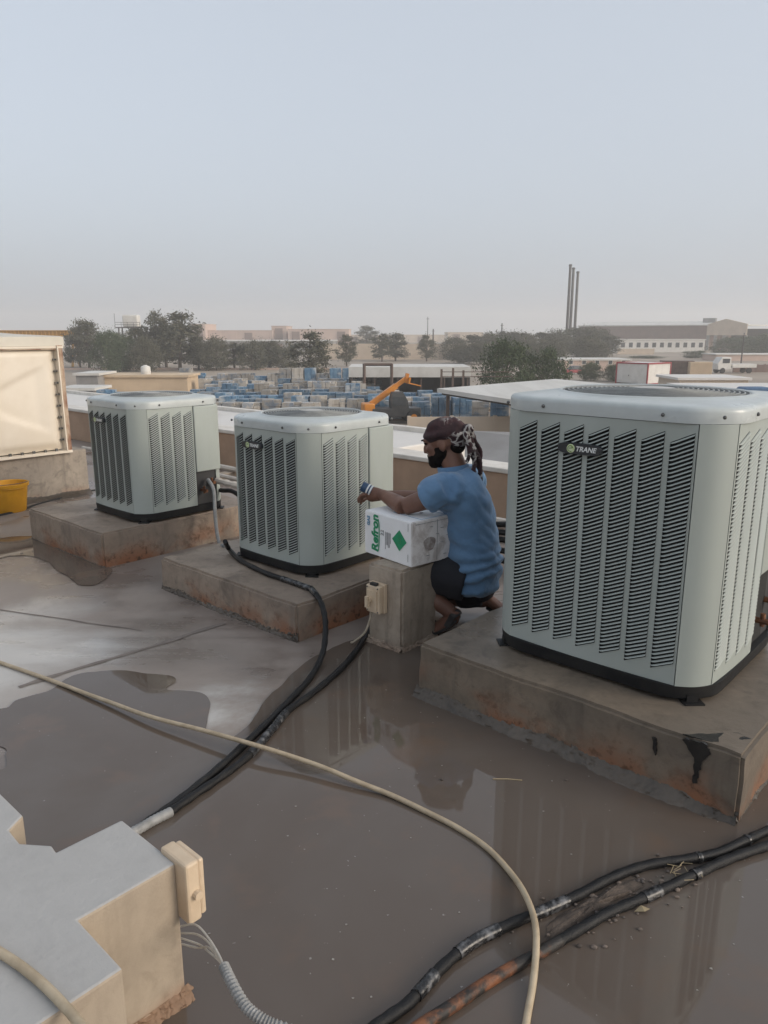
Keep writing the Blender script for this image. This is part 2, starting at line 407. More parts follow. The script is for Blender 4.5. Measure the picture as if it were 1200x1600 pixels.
M['joint'] = pm('slab_joint', (.19, .16, .14), (.155, .13, .115), 12, .6, .3)
for (a, b_, jw) in (((30, 1074), (352, 974), .042), ((-40, 947), (222, 986), .012)):
    pts = [G(a[0] + (b_[0]-a[0])*i/24, a[1] + (b_[1]-a[1])*i/24) for i in range(25)]
    strip(wobble(pts, .012, 4), jw, .003).obj('slab_joint', M['joint'], rf)
# parapet and coping
pw = thing('parapet_wall', 'low tan rendered parapet wall with white coping at the roof edge', 'wall', W(-3, PV, 0), ROT)
bevel(MB().box((-9.5, 0, 0), (12, .2, .40)).obj('wall', M['parapet'], pw), .01)
bevel(MB().box((-9.5, -.02, .40), (12, .24, .44)).obj('coping', M['coping'], pw), .008)
nb = thing('neighbouring_building', 'flat white coated roof of the next building beyond the tan parapet', 'building', W(-9, 6.3, ZG), ROT)
bevel(MB().box((-14, -1.23, -.2), (3.3, 1.62, 5.14)).obj('roof_slab', M['white_roof'], nb), .02)
MB().box((-14, 1.5, 5.14), (3.3, 1.62, 5.20)).obj('kerb', M['coping'], nb)
d = A(337, 641, 12.5); MB().tube([A(336, 636, 12.6), A(338, 661, 11.6)], .025, 6).obj('loose_cable', M['insul']); 
setp(bpy.data.objects['loose_cable'], 'short dark cable lying across the white flat roof', 'cable')

# puddles
def puddle(name, px, z, jit=.02, sub=6):
    P = [G(x, y) for x, y in px]; P.append(P[0]); P = spline(P, sub)[:-1]
    P = [p + noise.noise_vector(p * 5) * jit + noise.noise_vector(p * 17) * jit * .4 for p in P]
    me = bpy.data.meshes.new(name); bm = bmesh.new()
    vs = [bm.verts.new((p.x, p.y, z)) for p in P]; f = bm.faces.new(vs)
    if f.normal.z < 0: f.normal_flip()
    bmesh.ops.triangulate(bm, faces=[f]); bm.to_mesh(me); bm.free()
    return setp(link(name, me, M['puddle']), kind='structure')
puddle('puddle', [(-90,1108),(0,1110),(30,1092),(80,1078),(120,1057),(180,1048),(225,1052),(262,1058),(272,1068),(260,1080),(300,1083),(322,1093),(328,1115),(322,1142),(358,1153),(388,1132),(420,1090),(455,1055),(505,1022),(560,1000),(610,1010),(650,992),(700,985),(760,970),(840,950),(1010,945),(1300,985),(1500,1200),(1700,1500),(1600,1950),(600,2000),(-300,1950),(-420,1350),(-80,1215),(2,1203),(8,1186),(0,1166),(-90,1150)], .004)
puddle('puddle', [(52,838),(110,856),(172,888),(160,908),(128,915),(95,892),(60,872),(20,868),(-30,880),(-60,860),(10,840)], .004, .03)

# ------------------------------------------------------------------ pads
def wavy_box(u0, u1, v0, v1, h, mat, name, label, sub=.05, amp=.006, group=None, hole=False):
    """cast concrete plinth with uneven faces and a worn arris; origin at its foot"""
    uc, vc = (u0+u1)/2, (v0+v1)/2
    bm = bmesh.new(); bmesh.ops.create_cube(bm, size=1)
    for v in bm.verts: v.co = Vector((v.co.x*(u1-u0), v.co.y*(v1-v0), (v.co.z+.5)*(h+.03)-.03))
    bmesh.ops.bevel(bm, geom=[e for e in bm.edges], offset=.012, segments=2, affect='EDGES')
    cuts = int(max(u1-u0, v1-v0) / sub)
    bmesh.ops.subdivide_edges(bm, edges=[e for e in bm.edges if e.calc_length() > .1], cuts=cuts, use_grid_fill=True)
    for v in bm.verts:
        p = v.co; o = Vector((uc, vc, 0)) + p
        v.co = p + noise.noise_vector(o * 4) * amp + noise.noise_vector(o * 14) * amp * .5
    me = bpy.data.meshes.new(name); bm.to_mesh(me); bm.free()
    me.polygons.foreach_set('use_smooth', [True]*len(me.polygons)); me.set_sharp_from_angle(angle=R(35))
    t = thing(name, label, 'plinth', W(uc, vc, 0), ROT, group)
    link('slab', me, mat, t); return t
def fillet(t, u0, u1, v, side, w, h, mat, parent_uv, seed=0, name='mortar_fillet'):
    """ragged mortar run along the foot of a plinth face: side -v or +u"""
    n = 220; m = 9; vs = []
    for i in range(n + 1):
        q = i / n; s = u0 + (u1-u0)*q
        ww = w * (.65 + .8 * noise.noise(Vector((s*3, seed, 0)))+.25*noise.noise(Vector((s*17, seed, 3)))); hh = h * (.8 + .6 * noise.noise(Vector((s*4, seed, 7))))
        ww = max(ww, .008); hh = max(hh, .01)
        for j in range(m + 1):
            a = j / m; o = ww * (1-a)**1.5; z = hh * a
            jit = (noise.noise_vector(Vector((s*45, a*5, seed))) * .0055 + noise.noise_vector(Vector((s*120, a*9, seed))) * .0045) * (0 < j < m)
            pos = Vector((s + jit.x, v - o + jit.y, max(z, 0) + jit.z * .8 + (-.01 if j == 0 else 0)))
            if side == 'u': pos = Vector((v + o + jit.y, s + jit.x, pos.z))
            vs.append(pos - Vector((parent_uv[0], parent_uv[1], 0)))
    fs = [(i*(m+1)+j, (i+1)*(m+1)+j, (i+1)*(m+1)+j+1, i*(m+1)+j+1) for i in range(n) for j in range(m)]
    return MB().add(vs, fs).obj(name, mat, t, smooth=True, sharp=50)
U3 = (-1.785, -.535, 2.19, 3.42, .228); U2 = (-3.735, -2.555, 2.215, 3.42, .19); U1 = (-5.40, -4.34, 2.18, 3.40, .224)
p3 = wavy_box(*U3, M['pad_wet'], 'concrete_plinth', 'damp concrete plinth with rust patches and a broken corner under the tallest unit')
p2 = wavy_box(*U2, M['pad'], 'concrete_plinth', 'concrete plinth beside the pedestal with the white carton, black pipe crossing it')
p1 = wavy_box(*U1, M['pad'], 'concrete_plinth', 'rust streaked concrete plinth nearest the yellow bucket and cream tank')
def ctr(U): return ((U[0]+U[1])/2, (U[2]+U[3])/2)
fillet(p3, U3[0]-.01, U3[1], U3[2]+.004, 'v', .065, .06, M['mortar'], ctr(U3), 1)
fillet(p3, U3[2], U3[3], U3[1]-.004, 'u', .012, .03, M['mortar'], ctr(U3), 2)
fillet(p2, U2[0], U2[1]+.005, U2[2]+.004, 'v', .022, .05, M['mortar'], ctr(U2), 3)
fillet(p1, U1[0], U1[1], U1[2]+.004, 'v', .018, .018, M['mortar'], ctr(U1), 4)
# broken corner of the damp plinth, painted with bitumen: a wedge of old tar on top and down the face
cu, cv = ctr(U3)
def tar(name, pts, th, parent):
    P = [Vector(p) for p in pts]; nn = (P[1]-P[0]).cross(P[2]-P[0]).normalized()
    D = []
    for a, b_ in zip(P, P[1:] + P[:1]):
        k = max(1, int((b_-a).length/.007))
        for i in range(k):
            q = a.lerp(b_, i/k); j = noise.noise_vector(q*60)*.006 + noise.noise_vector(q*160)*.003; D.append(q + j - nn*j.dot(nn))
    P = D; n = len(P)
    nor = nn * th
    MB().add([p - nor for p in P] + [p + nor for p in P], [list(range(n))[::-1], list(range(n, 2*n))] + [(i, (i+1) % n, n+(i+1) % n, n+i) for i in range(n)]).obj(name, M['tar'], parent)
eu, ev = U3[1]-cu, U3[2]-cv
tar('tar_patch', [(eu-.185, ev-.001, .222), (eu-.11, ev-.001, .228), (eu-.095, ev-.001, .20), (eu-.12, ev-.001, .165), (eu-.125, ev-.001, .09), (eu-.137, ev-.001, .085), (eu-.14, ev-.001, .17)], .004, p3)
tar('tar_patch', [(eu-.185, ev+.005, .2285), (eu-.10, ev+.02, .2285), (eu-.02, ev+.12, .2285), (eu-.06, ev+.13, .2285), (eu-.13, ev+.06, .2285)], .0025, p3)
tar('tar_patch', [(eu-.275, ev-.002, .19), (eu-.262, ev-.002, .188), (eu-.257, ev-.002, .13), (eu-.27, ev-.002, .15)], .004, p3)

# ------------------------------------------------------------------ condensing units
def unit(name, label, uc, vc, zb, size, hp, ncol_front, indiv, rows_pitch=.0139, cols_side=4):
    half = size / 2; c = .092; bow = .012 * size / .8; base_h = .062
    wp = size - 2*c
    t = thing(name, label, 'air conditioner', W(uc, vc, zb), ROT, 'condensing units on the plinths')
    def rad(th, out=0.):
        a = half + bow*.6 + out; ac = (2*half - c) / math.sqrt(2) + out
        s = 0.
        for k in range(8):
            q = math.cos(th - k*math.pi/4) / (a if k % 2 == 0 else ac)
            if q > 0: s += q**34
        return s**(-1/34)
    def ring(out, z, n=96): return [(rad(k*math.tau/n, out)*math.cos(k*math.tau/n), rad(k*math.tau/n, out)*math.sin(k*math.tau/n), z) for k in range(n)]
    # base pan and feet
    MB().loft([ring(-.01, .012), ring(.004, .016), ring(.008, .05), ring(.008, base_h), ring(-.01, base_h+.002)]).obj('base_pan', M['black'], t, smooth=True, sharp=50)
    for k in range(4):
        th = math.pi/4 + k*math.pi/2; r = rad(th) 
        f = MB(); Mx = Matrix.Rotation(th, 4, 'Z')
        f.box((r-.05, -.035, 0), (r+.03, .035, .006), Mx); f.box((r-.01, -.02, .006), (r+.009, .02, .03), Mx)
        f.obj('foot', M['black'], t)
    z0, z1 = base_h, base_h + hp
    # inner coil
    MB().loft([ring(-.017, z0-.01), ring(-.017, z1+.01)]).obj('coil', M['coil'], t, smooth=True)
    # corner posts
    for k in range(4):
        n = 8; pts = []
        for i in range(n + 1):
            q = i / n; x = half - c + .002 + (c - .004)*q; y = -(half - .002 - (c-.004)*q) + .0
            b_ = .012 * math.sin(math.pi*q); d_ = Vector((x, -(half - c*q), 0)); d_ = d_ + Vector((1, -1, 0)).normalized()*b_
            pts.append(d_)
        Mx = Matrix.Rotation(k*math.pi/2, 4, 'Z'); pts = [Mx @ p for p in pts]
        inn = [p * ((p.length-.004)/p.length) for p in pts]
        loop = pts + inn[::-1]
        MB().loft([[(p.x, p.y, z0) for p in loop], [(p.x, p.y, z1) for p in loop]]).obj('corner_post', M['paint'], t, smooth=True, sharp=50)
    tana = math.tan(R(25)); s_off = .0
    cp = wp / ncol_front
    cw = cp * .80
    nrow = int((hp - .066 - cw*tana) / rows_pitch)
    # one louvre blade, shared by all: closed at its left end, open at its right
    def blade():
        sec = [(0., .0046), (.0032, .0036), (.0056, .0012), (.0061, -.0010), (.0050, -.0010), (.0042, .0008), (.002, .0024), (0., .0032)]
        rings = []
        for q, dep, sh in ((0., .12, .3), (.10, .75, .8), (.22, 1., 1.), (.97, 1., 1.), (1., .93, .95)):
            x = q * cw; rings.append([(x, -d_*dep, x*tana + h_*sh + .006*(1-sh)) for d_, h_ in sec])
        return MB().loft(rings).mesh('slat', True, 45)
    bl = blade(); bl.materials.append(M['paint'])
    def face(k, ncols, xstart, name_, indiv_cols, z_lo=None):
        Mx = Matrix.Rotation(k*math.pi/2, 4, 'Z')
        def pt(x, z, out=0.): return Mx @ Vector((x, -(half + bow*(1-(2*x/wp)**2) + out), z))
        zb0 = z0 + .042; 
        mb = MB()
        xs = [xstart]
        for i in range(ncols): xs += [xstart + cp*i + (cp-cw)/2, xstart + cp*i + (cp+cw)/2]
        xe = xstart + cp*ncols; xs.append(xe)
        e = .0015; zz0, zz1 = z0 + .001, z1 - .001
        def quad(xa, xb, a0, a1, b0, b1):
            mb.add([pt(xa, a0), pt(xb, b0), pt(xb, b1), pt(xa, a1)], [(0, 1, 2, 3)])
        ztop = zb0 + nrow*rows_pitch
        for i in range(len(xs) - 1):
            xa, xb = xs[i], xs[i+1]
            if i == 0: xa += e
            if i == len(xs) - 2: xb -= e
            if i % 2 == 0: quad(xa, xb, zz0, zz1, zz0, zz1)
            else:
                up_ = tana*cw
                quad(xa, xb, zz0, zb0, zz0, zb0 + up_); quad(xa, xb, ztop, zz1, ztop + up_, zz1)
        o = mb.obj(name_, M['paint'], t); sm = o.modifiers.new('sheet', 'SOLIDIFY'); sm.thickness = .0015; sm.offset = -1
        rest = MB()
        for i in range(ncols):
            xa, xb = xs[1+2*i], xs[2+2*i]
            ya = bow*(1-(2*xa/wp)**2); yb = bow*(1-(2*xb/wp)**2); sk = (yb-ya)/(xb-xa)
            for j in range(nrow):
                z = zb0 + rows_pitch*(j + .45)
                if i in indiv_cols:
                    s = bpy.data.objects.new('slat', bl); C.objects.link(s); s.parent = o
                    s.location = Mx @ Vector((xa, -(half + ya), z)); s.rotation_euler = (0, 0, k*math.pi/2 - math.atan(sk))
                else:
                    rest.add([Mx @ Vector((xa + v.co.x, -(half + ya + sk*v.co.x) + v.co.y, z + v.co.z)) for v in bl.vertices], [list(p.vertices) for p in bl.polygons])
        if rest.v:
            setp(rest.obj('louvre_slats', M['paint'], o, smooth=True, sharp=45), kind='stuff')
        return o, pt, xs
    fo, pt, xs = face(0, ncol_front, -wp/2, 'louvred_panel', indiv)
    face(3, ncol_front, -wp/2, 'louvred_panel', ()); face(2, ncol_front, -wp/2, 'louvred_panel', ())
    so_, pts_, xs_ = face(1, cols_side, -wp/2, 'louvred_panel', ())
    # service side: plain access cover above a recess with valves
    xe = xs_[-1]; zc = z0 + hp*.34; Mx = Matrix.Rotation(math.pi/2, 4, 'Z')
    mb = MB(); mb.box((xe+.002, -(half+.018), zc), (wp/2+.03, -(half-.04), z1-.002), Mx)
    bevel(mb.obj('access_cover', M['paint'], t), .006)
    vr = MB().box((xe+.002, -(half-.01), z0), (wp/2, -(half-.02), zc), Mx).obj('valve_recess', M['orifice'], t)
    for q, zz in ((.3, .10), (.7, .15)):
        x = xe + (wp/2 - xe)*q; vb = MB()
        vb.tube([Mx @ Vector((x, -(half-.01), z0+zz)), Mx @ Vector((x, -(half+.05), z0+zz))], .012, 8)
        vb.tube([Mx @ Vector((x, -(half+.02), z0+zz-.02)), Mx @ Vector((x, -(half+.02), z0+zz+.03))], .009, 8)
        vb.obj('service_valve', M['copper'], t, smooth=True)
    # lid with rolled edge, fan well, wire guard
    zc0 = z1; n = 96; Rf = half * .80
    rings = [ring(-.004, zc0), ring(.007, zc0+.001), ring(.008, zc0+.036), ring(.005, zc0+.046), ring(-.004, zc0+.052), ring(-.022, zc0+.055)]
    last = ring(-.022, 0)
    for q, dz in ((.5, .059), (.92, .063), (1., .066)):
        rings.append([(last[i][0]*(1-q) + Rf*1.04*math.cos(i*math.tau/n)*q, last[i][1]*(1-q) + Rf*1.04*math.sin(i*math.tau/n)*q, zc0+dz) for i in range(n)])
    for r_, dz in ((Rf*1.02, .069), (Rf, .066), (Rf*.99, .02)):
        rings.append([(r_*math.cos(i*math.tau/n), r_*math.sin(i*math.tau/n), zc0+dz) for i in range(n)])
    lid = MB().loft(rings, cap=False).obj('lid', M['paint_lit'], t, smooth=True, sharp=60)
    MB().lathe([(Rf*.995, zc0+.03), (Rf*.99, zc0-.12), (.01, zc0-.125)], 48, cap=False).obj('fan_well', M['orifice'], t, smooth=True)
    def dome(r_): return zc0 + .064 + .014*(1-(r_/Rf)**2)
    gm = MB(); nr = 15
    for i in range(nr):
        r_ = Rf*(1 - i/nr*.78) - .004
        gm.lathe([(r_-.0022, dome(r_)-.002), (r_+.0022, dome(r_)-.002), (r_+.0022, dome(r_)+.002), (r_-.0022, dome(r_)+.002), (r_-.0022, dome(r_)-.002)], 64, cap=False)
    gr = gm.obj('fan_guard', M['grille'], t, smooth=True, sharp=30)
    for i in range(40):
        a = i*math.tau/40; r0 = Rf*.22 if i % 2 == 0 else Rf*.5
        sm = MB(); sm.tube([(r_*math.cos(a), r_*math.sin(a), dome(r_)-.004 if r_ < Rf*.99 else zc0+.062) for r_ in (r0, Rf*.45 if r0 < Rf*.4 else Rf*.6, Rf*.7, Rf*.9, Rf*1.0)], .0026, 5)
        sm.obj('guard_wire', M['grille'], gr)
    MB().lathe([(Rf*.24, dome(0)-.03), (Rf*.24, dome(0)-.002), (Rf*.18, dome(0)+.0), (.005, dome(0)+.001)], 32).obj('motor_cover', M['motor'], t, smooth=True, sharp=50)
    for i in range(3):
        a0 = i*math.tau/3; vs = []; nn = 8
        for j in range(nn+1):
            q = j/nn; r_ = Rf*(.12 + .8*q); w_ = .30 + .25*q
            for s_ in (-1, 1): vs.append((r_*math.cos(a0+s_*w_), r_*math.sin(a0+s_*w_), zc0 + .0 + s_*.03))
        fb = MB().add(vs, [(2*j, 2*j+1, 2*j+3, 2*j+2) for j in range(nn)]).obj('fan_blade', M['motor'], t)
        sm = fb.modifiers.new('sheet', 'SOLIDIFY'); sm.thickness = .003
    # screws round the lid
    for k in range(4):
        for x in (-wp*.33, wp*.33, half-c*.5+.0):
            y = -(half + .014) if x < wp*.4 else None
            p = Vector((x, -(half + bow*(1-(2*x/wp)**2)*.75 + .012), zc0+.024)) if y else Vector((half-c/2+.018, -(half-c/2+.018), zc0+.024))
            q = Matrix.Rotation(k*math.pi/2, 4, 'Z') @ p
            MB().ball((q.x, q.y, q.z), .0065, n=8, m=5).obj('screw', M['screw'], lid, smooth=True)
    # maker's badge on the front louvres
    bx = -wp/2 + cp*(2.85 if ncol_front == 7 else 2.05); bz = z0 + hp*.872
    y_out = half + bow*(1-(2*bx/wp)**2) + .012
    bd = bpy.data.objects.new('badge', None); C.objects.link(bd); bd.parent = t; bd.location = (bx, -y_out, bz)
    L = .082; hh = .0175
    pl = []
    for i in range(33):
        a = i*math.tau/33; x = math.cos(a); y = math.sin(a)
        pl.append((L*math.copysign(abs(x)**.35, x), hh*math.copysign(abs(y)**.55, y)*(1+.12*(1-abs(x)))))
    MB().loft([[(x, .012, z) for x, z in pl], [(x, -.004, z) for x, z in pl], [(x*.97, -.008, z*.9) for x, z in pl]]).obj('badge_plate', M['badge'], bd)
    bd_plate = bd.children[0]
    me = text_mesh('TRANE', .024, .25, .0006); o = link('lettering', me, M['white_print'], bd, (.026, -.0092, 0)); o.rotation_euler = (math.pi/2, 0, 0)
    gb = MB(); gb.loft([[(.0155*math.cos(a)-.030, -.008, .0155*math.sin(a)) for a in [i*math.tau/24 for i in range(24)]], [(.014*math.cos(a)-.030, -.0105, .014*math.sin(a)) for a in [i*math.tau/24 for i in range(24)]]])
    gb.obj('globe_emblem', M['lime'], bd)
    sm = MB(); sm.tube([(-.030+.010*math.cos(a), -.0108, .010*math.sin(a)) for a in [R(20+i*20) for i in range(15)]], .0014, 5); sm.tube([(-.036, -.0108, .001), (-.022, -.0108, .003)], .0014, 5)
    sm.obj('emblem_line', M['lime_dark'], bd)
    return t
ZT3, ZT2, ZT1 = .228, .19, .224
unit('condensing_unit', 'tallest grey louvred condensing unit, on the damp broken-cornered plinth', -1.153, 2.80, ZT3, .837, .883, 7, (2, 3, 4, 5, 6))
unit('condensing_unit', 'grey louvred condensing unit behind the white carton and pedestal', -3.125, 2.865, ZT2, .69, .70, 6, (0, 1, 2, 3, 4, 5))
unit('condensing_unit', 'grey louvred condensing unit beside the cream water tank', -4.70, 2.815, ZT1, .69, .685, 6, ())

# ------------------------------------------------------------------ pedestal, carton, isolator
pc = (-2.205, 2.585)
pd = wavy_box(-2.315, -2.10, 2.455, 2.715, .40, M['pillar'], 'pedestal', 'short rendered concrete pedestal carrying the white refrigerant carton', sub=.03, amp=.004)
pd['category'] = 'pedestal'
for sd, (a, b_, c_) in (('v', (-2.315, -2.10, 2.457)), ('u', (2.455, 2.715, -2.102))): fillet(pd, a, b_, c_, sd, .03, .05, M['pillar'], pc, 5)
def isolator(label, loc, rotz, s=1., lever=True):
    t = thing('isolator_switch', label, 'switch box', loc, rotz)
    bevel(MB().box((-.048*s, -.022, -.075*s), (.048*s, .002, .075*s)).obj('back_box', M['cream_plastic'], t), .004)
    c = bevel(MB().box((-.044*s, -.052, -.07*s), (.044*s, -.022, .07*s)).obj('cover', M['cream_plastic'], t), .006)
    MB().box((-.03*s, -.058, -.052*s), (.03*s, -.052, .045*s)).obj('face_plate', M['cream_plastic'], c)
    if lever:
        k = MB(); k.tube([(-.012*s, -.058, 0), (-.012*s, -.072, 0)], .016*s, 12); k.box((-.02*s, -.085, -.035*s), (-.004*s, -.07, .02*s)); k.obj('rotary_lever', M['cream_plastic'], c)
        MB().box((-.02*s, -.05, .07*s), (.02*s, -.03, .082*s)).obj('cable_gland', M['sandal'], t)
    for x in (-.034, .034):
        for z in (-.06, .06): MB().ball((x*s, -.053, z*s), .004, n=6, m=4).obj('screw', M['screw'], c)
    return t
isolator('cream isolator switch box on the front of the pedestal under the carton', W(-2.232, 2.451, .25), ROT, .95)
cb = spline([W(-2.265, 2.425, .175), W(-2.27, 2.42, .13), W(-2.285, 2.40, .07), W(-2.325, 2.375, .025), W(-2.345, 2.37, .012)], 6)
setp(MB().tube(cb, .0055, 8).obj('supply_cable', M['cable'], smooth=True), 'thin cream cable hanging from the pedestal switch box', 'cable')

ca = thing('refrigerant_carton', 'white refrigerant carton with green lettering and diamond lying on the pedestal', 'carton', W(-2.25, 2.685, .402), ROT + R(-8))
LX, LY, LZ = .170, .142, .213
def carton_mesh():
    bm = bmesh.new(); bmesh.ops.create_cube(bm, size=1)
    for v in bm.verts: v.co = Vector((v.co.x*2*LX, v.co.y*2*LY, (v.co.z+.5)*LZ))
    bmesh.ops.bevel(bm, geom=bm.edges[:], offset=.004, segments=2, affect='EDGES')
    bmesh.ops.subdivide_edges(bm, edges=[e for e in bm.edges if e.calc_length() > .05], cuts=10, use_grid_fill=True)
    for v in bm.verts:
        v.co += noise.noise_vector(v.co * 9) * .0016
        f = v.co.z / LZ; v.co.x *= 1 + .008*math.sin(f*3.1)
    for f in bm.faces: f.material_index = 1 if f.normal.x > .7 else 0
    me = bpy.data.meshes.new('box'); bm.to_mesh(me); bm.free(); me.polygons.foreach_set('use_smooth', [True]*len(me.polygons)); me.set_sharp_from_angle(angle=R(30)); return me
bx = link('box', carton_mesh(), [M['card'], M['card_end']], ca)
def onfront(me, mat, x, z, rot=0., name='lettering'):
    o = link(name, me, mat, ca, (x, -LY-.0025, z)); o.rotation_euler = (math.pi/2, rot, 0) ; return o
def printed(me, mat, face, a, b_, rot, name):
    """flat print on a face of the carton"""
    if face == 'front': B = Matrix.Translation((a, -LY-.0022, b_)) @ Matrix.Rotation(math.pi/2, 4, 'X')
    elif face == 'end': B = Matrix.Translation((LX+.0022, a, b_)) @ Matrix.Rotation(math.pi/2, 4, 'Z') @ Matrix.Rotation(math.pi/2, 4, 'X')
    else: B = Matrix.Translation((a, b_, LZ+.0022))
    me.transform(B @ Matrix.Rotation(rot, 4, 'Z')); return link(name, me, mat, ca)
def flat(pts, th=.0006):
    n = len(pts); return MB().add([(x, y, -th) for x, y in pts] + [(x, y, th) for x, y in pts], [list(range(n))[::-1], list(range(n, 2*n))] + [(i, (i+1) % n, n+(i+1) % n, n+i) for i in range(n)]).mesh('print')
def rect(x0, y0, x1, y1): return [(x0, y0), (x1, y0), (x1, y1), (x0, y1)]
def frame(x0, y0, x1, y1, w=.0012):
    mb = MB()
    for a in (rect(x0, y0, x1, y0+w), rect(x0, y1-w, x1, y1), rect(x0, y0+w, x0+w, y1-w), rect(x1-w, y0+w, x1, y1-w)):
        b0 = len(mb.v); mb.add([(x, y, .0006) for x, y in a] + [(x, y, -.0006) for x, y in a], [(0, 1, 2, 3), (7, 6, 5, 4), (0, 4, 5, 1), (1, 5, 6, 2), (2, 6, 7, 3), (3, 7, 4, 0)])
    return mb.mesh('print')
printed(text_mesh('Refron', .066, .12, .0022), M['green_print'], 'front', -.088, .112, math.pi/2, 'lettering')
sw = MB(); sw.tube([(-.088+.058*math.cos(a)*.0+i*.0, 0, 0) for i, a in enumerate((0, 1))] if False else [(-.064, .03, 0), (-.059, .06, 0), (-.058, .11, 0), (-.059, .16, 0), (-.065, .185, 0)], .0022, 5)
printed(sw.mesh('print'), M['green_print'], 'front', 0, 0, 0, 'lettering_stroke')
printed(text_mesh('GAS', .026, .0, .001), M['blue_print'], 'front', -.138, .165, math.pi/2, 'lettering')
printed(flat([(0, .05), (.05, 0), (0, -.05), (-.05, 0)]), M['green_print'], 'front', .088, .112, 0, 'diamond_label')
printed(frame(-.009, -.012, .009, .012, .003), M['lime_dark'], 'front', .088, .113, 0, 'cylinder_symbol')
for k in range(6):
    printed(flat(rect(-.001, -.05+.011*(k % 3), .001, .035-.012*(k % 2))), M['grey_print'], 'front', -.012 + k*.008 - (k > 2)*.004, .10 + .01*(k % 2), 0, 'small_print')
for z in (.185, .04): printed(flat(rect(-.0008, -.018, .0008, .018)), M['grey_print'], 'front', .148, z, 0, 'small_print')
printed(text_mesh('22', .03, 0, .0), M['grey_print'], 'front', -.035, .125, math.pi/2, 'small_print')
printed(frame(-.09, -.085, .105, .075), M['blue_print'], 'top', .055, .01, 0, 'printed_frame')
printed(flat(rect(-.045, -.03, .03, .0)), M['teal_print'], 'top', -.125, .06, .1, 'teal_print')
printed(flat(rect(-.006, -.012, .006, .008)), M['grey_print'], 'top', .06, .02, .3, 'small_print')
printed(flat(rect(-.0009, -LZ*.46, .0009, LZ*.46)), M['grey_print'], 'end', .018, LZ*.5, 0, 'flap_seam')
printed(flat(rect(-.12, -.0008, .12, .0008)), M['grey_print'], 'end', 0, LZ*.93, 0, 'flap_seam')
printed(flat([(.036*math.cos(a)*(1+.12*math.sin(3*a)), .036*math.sin(a)*(1+.1*math.cos(2*a))) for a in [i*math.tau/28 for i in range(28)]]), M['smudge'], 'end', -.03, .095, 0, 'ring_stain')
for a, b_ in ((.05, .16), (-.02, .175), (.09, .12), (.05, .09), (-.04, .04), (.07, .03), (.02, .135)):
    printed(flat(rect(-.010, -.0012, .010, .0012)), M['grey_print'], 'end', a, b_, random.uniform(-.2, .2), 'small_print')

# ------------------------------------------------------------------ water tank on its plinth, bucket
tp = thing('tank_plinth', 'long stained concrete plinth below the cream water tank', 'plinth', W(-6.6, 3.24, 0), ROT)
bevel(MB().box((-2.6, -6.5, -.02), (0, 0, .415)).obj('plinth_wall', M['wallc'], tp), .012)
fillet(tp, -3.0, 0, -.002, 'u', .10, .06, M['mortar'], (0, 0), 8)
MB().box((-.002, -.92, .0), (.0025, -.914, .41)).obj('render_crack', M['tar'], tp)
tk = thing('water_tank', 'cream sectional water tank with rusty bolted flange standing on the concrete plinth', 'water tank', W(-6.62, 3.07, .415), ROT)
PW, PH = 1.0, .90
def grp_panel(w, h):
    n = 40; vs = []
    for i in range(n+1):
        for j in range(n+1):
            a, b_ = i/n, j/n; x, y = a*2-1, b_*2-1
            e = min(1-abs(x), 1-abs(y)); rim = min(e/.16, 1); rim = rim*rim*(3-2*rim)
            # raised pincushion field with curved creases
            xc = .33 + .52*(abs(b_-.5)/.3)**1.25
            sg = 1/(1+math.exp(-max(-40, min(40, (a-xc)*70)))); fade = max(0, min(1, (.90-a)/.1))
            hgt = .034*rim - .016*sg*fade*rim
            vs.append((hgt, -w + w*a, h*b_))
    return MB().add(vs, [(i*(n+1)+j, (i+1)*(n+1)+j, (i+1)*(n+1)+j+1, i*(n+1)+j+1) for i in range(n) for j in range(n)])
MB().box((-2.2, -2.1, .02), (-.02, -.01, PH+.02)).obj('tank_body', M['grp'], tk)
for k in range(2): grp_panel(PW, PH).obj('panel', M['grp'], tk, (.0, -.03 - k*1.02, .02), smooth=True, sharp=60)
MB().box((.0, -.03, 0), (.055, .022, PH+.03)).obj('corner_flange', M['rusty'], tk)
MB().box((.0, -.032, .01), (.075, -.022, PH+.025)).obj('flange_lip', M['grp'], tk)
MB().box((.0, -2.1, -.01), (.07, .02, .012)).obj('bottom_flange', M['grp'], tk)
MB().box((.0, -2.1, PH+.005), (.06, .03, PH+.022)).obj('top_flange', M['grp'], tk)
MB().box((.0, -2.1, PH-.006), (.056, .0, PH+.003)).obj('gasket', M['rusty'], tk)
for k in range(9): MB().box((.02, -.06, .1+k*.1), (.038, -.033, .116+k*.1)).obj('bolt', M['screw'], tk)
for k in range(14): MB().box((.028, -.12-k*.1, .012), (.046, -.10-k*.1, .034)).obj('bolt', M['screw'], tk)
rf_r = []
for ins, zz in ((-.045, .022), (-.05, .024), (-.05, .10), (-.03, .108), (.25, .125), (.5, .155), (.75, .205), (.95, .265), (1.05, .275)):
    x0, x1, y0, y1 = -2.2+ins, .0-ins, -2.12+ins*.95, -.005-ins*.95
    rf_r.append([(x0, y0, PH+zz), (x1, y0, PH+zz), (x1, y1, PH+zz), (x0, y1, PH+zz)])
MB().loft(rf_r).obj('hipped_roof', M['grp_roof'], tk, smooth=True, sharp=30)
bk = thing('bucket', 'yellow plastic bucket on the roof in front of the tank plinth', 'bucket', W(-6.42, 2.45, 0))
MB().lathe([(.001, .004), (.115, .004), (.118, 0), (.122, .01), (.148, .21), (.160, .212), (.162, .235), (.154, .237), (.148, .232), (.116, .014), (.001, .012)], 40, cap=False).obj('pail', M['yellow'], bk, smooth=True, sharp=35)
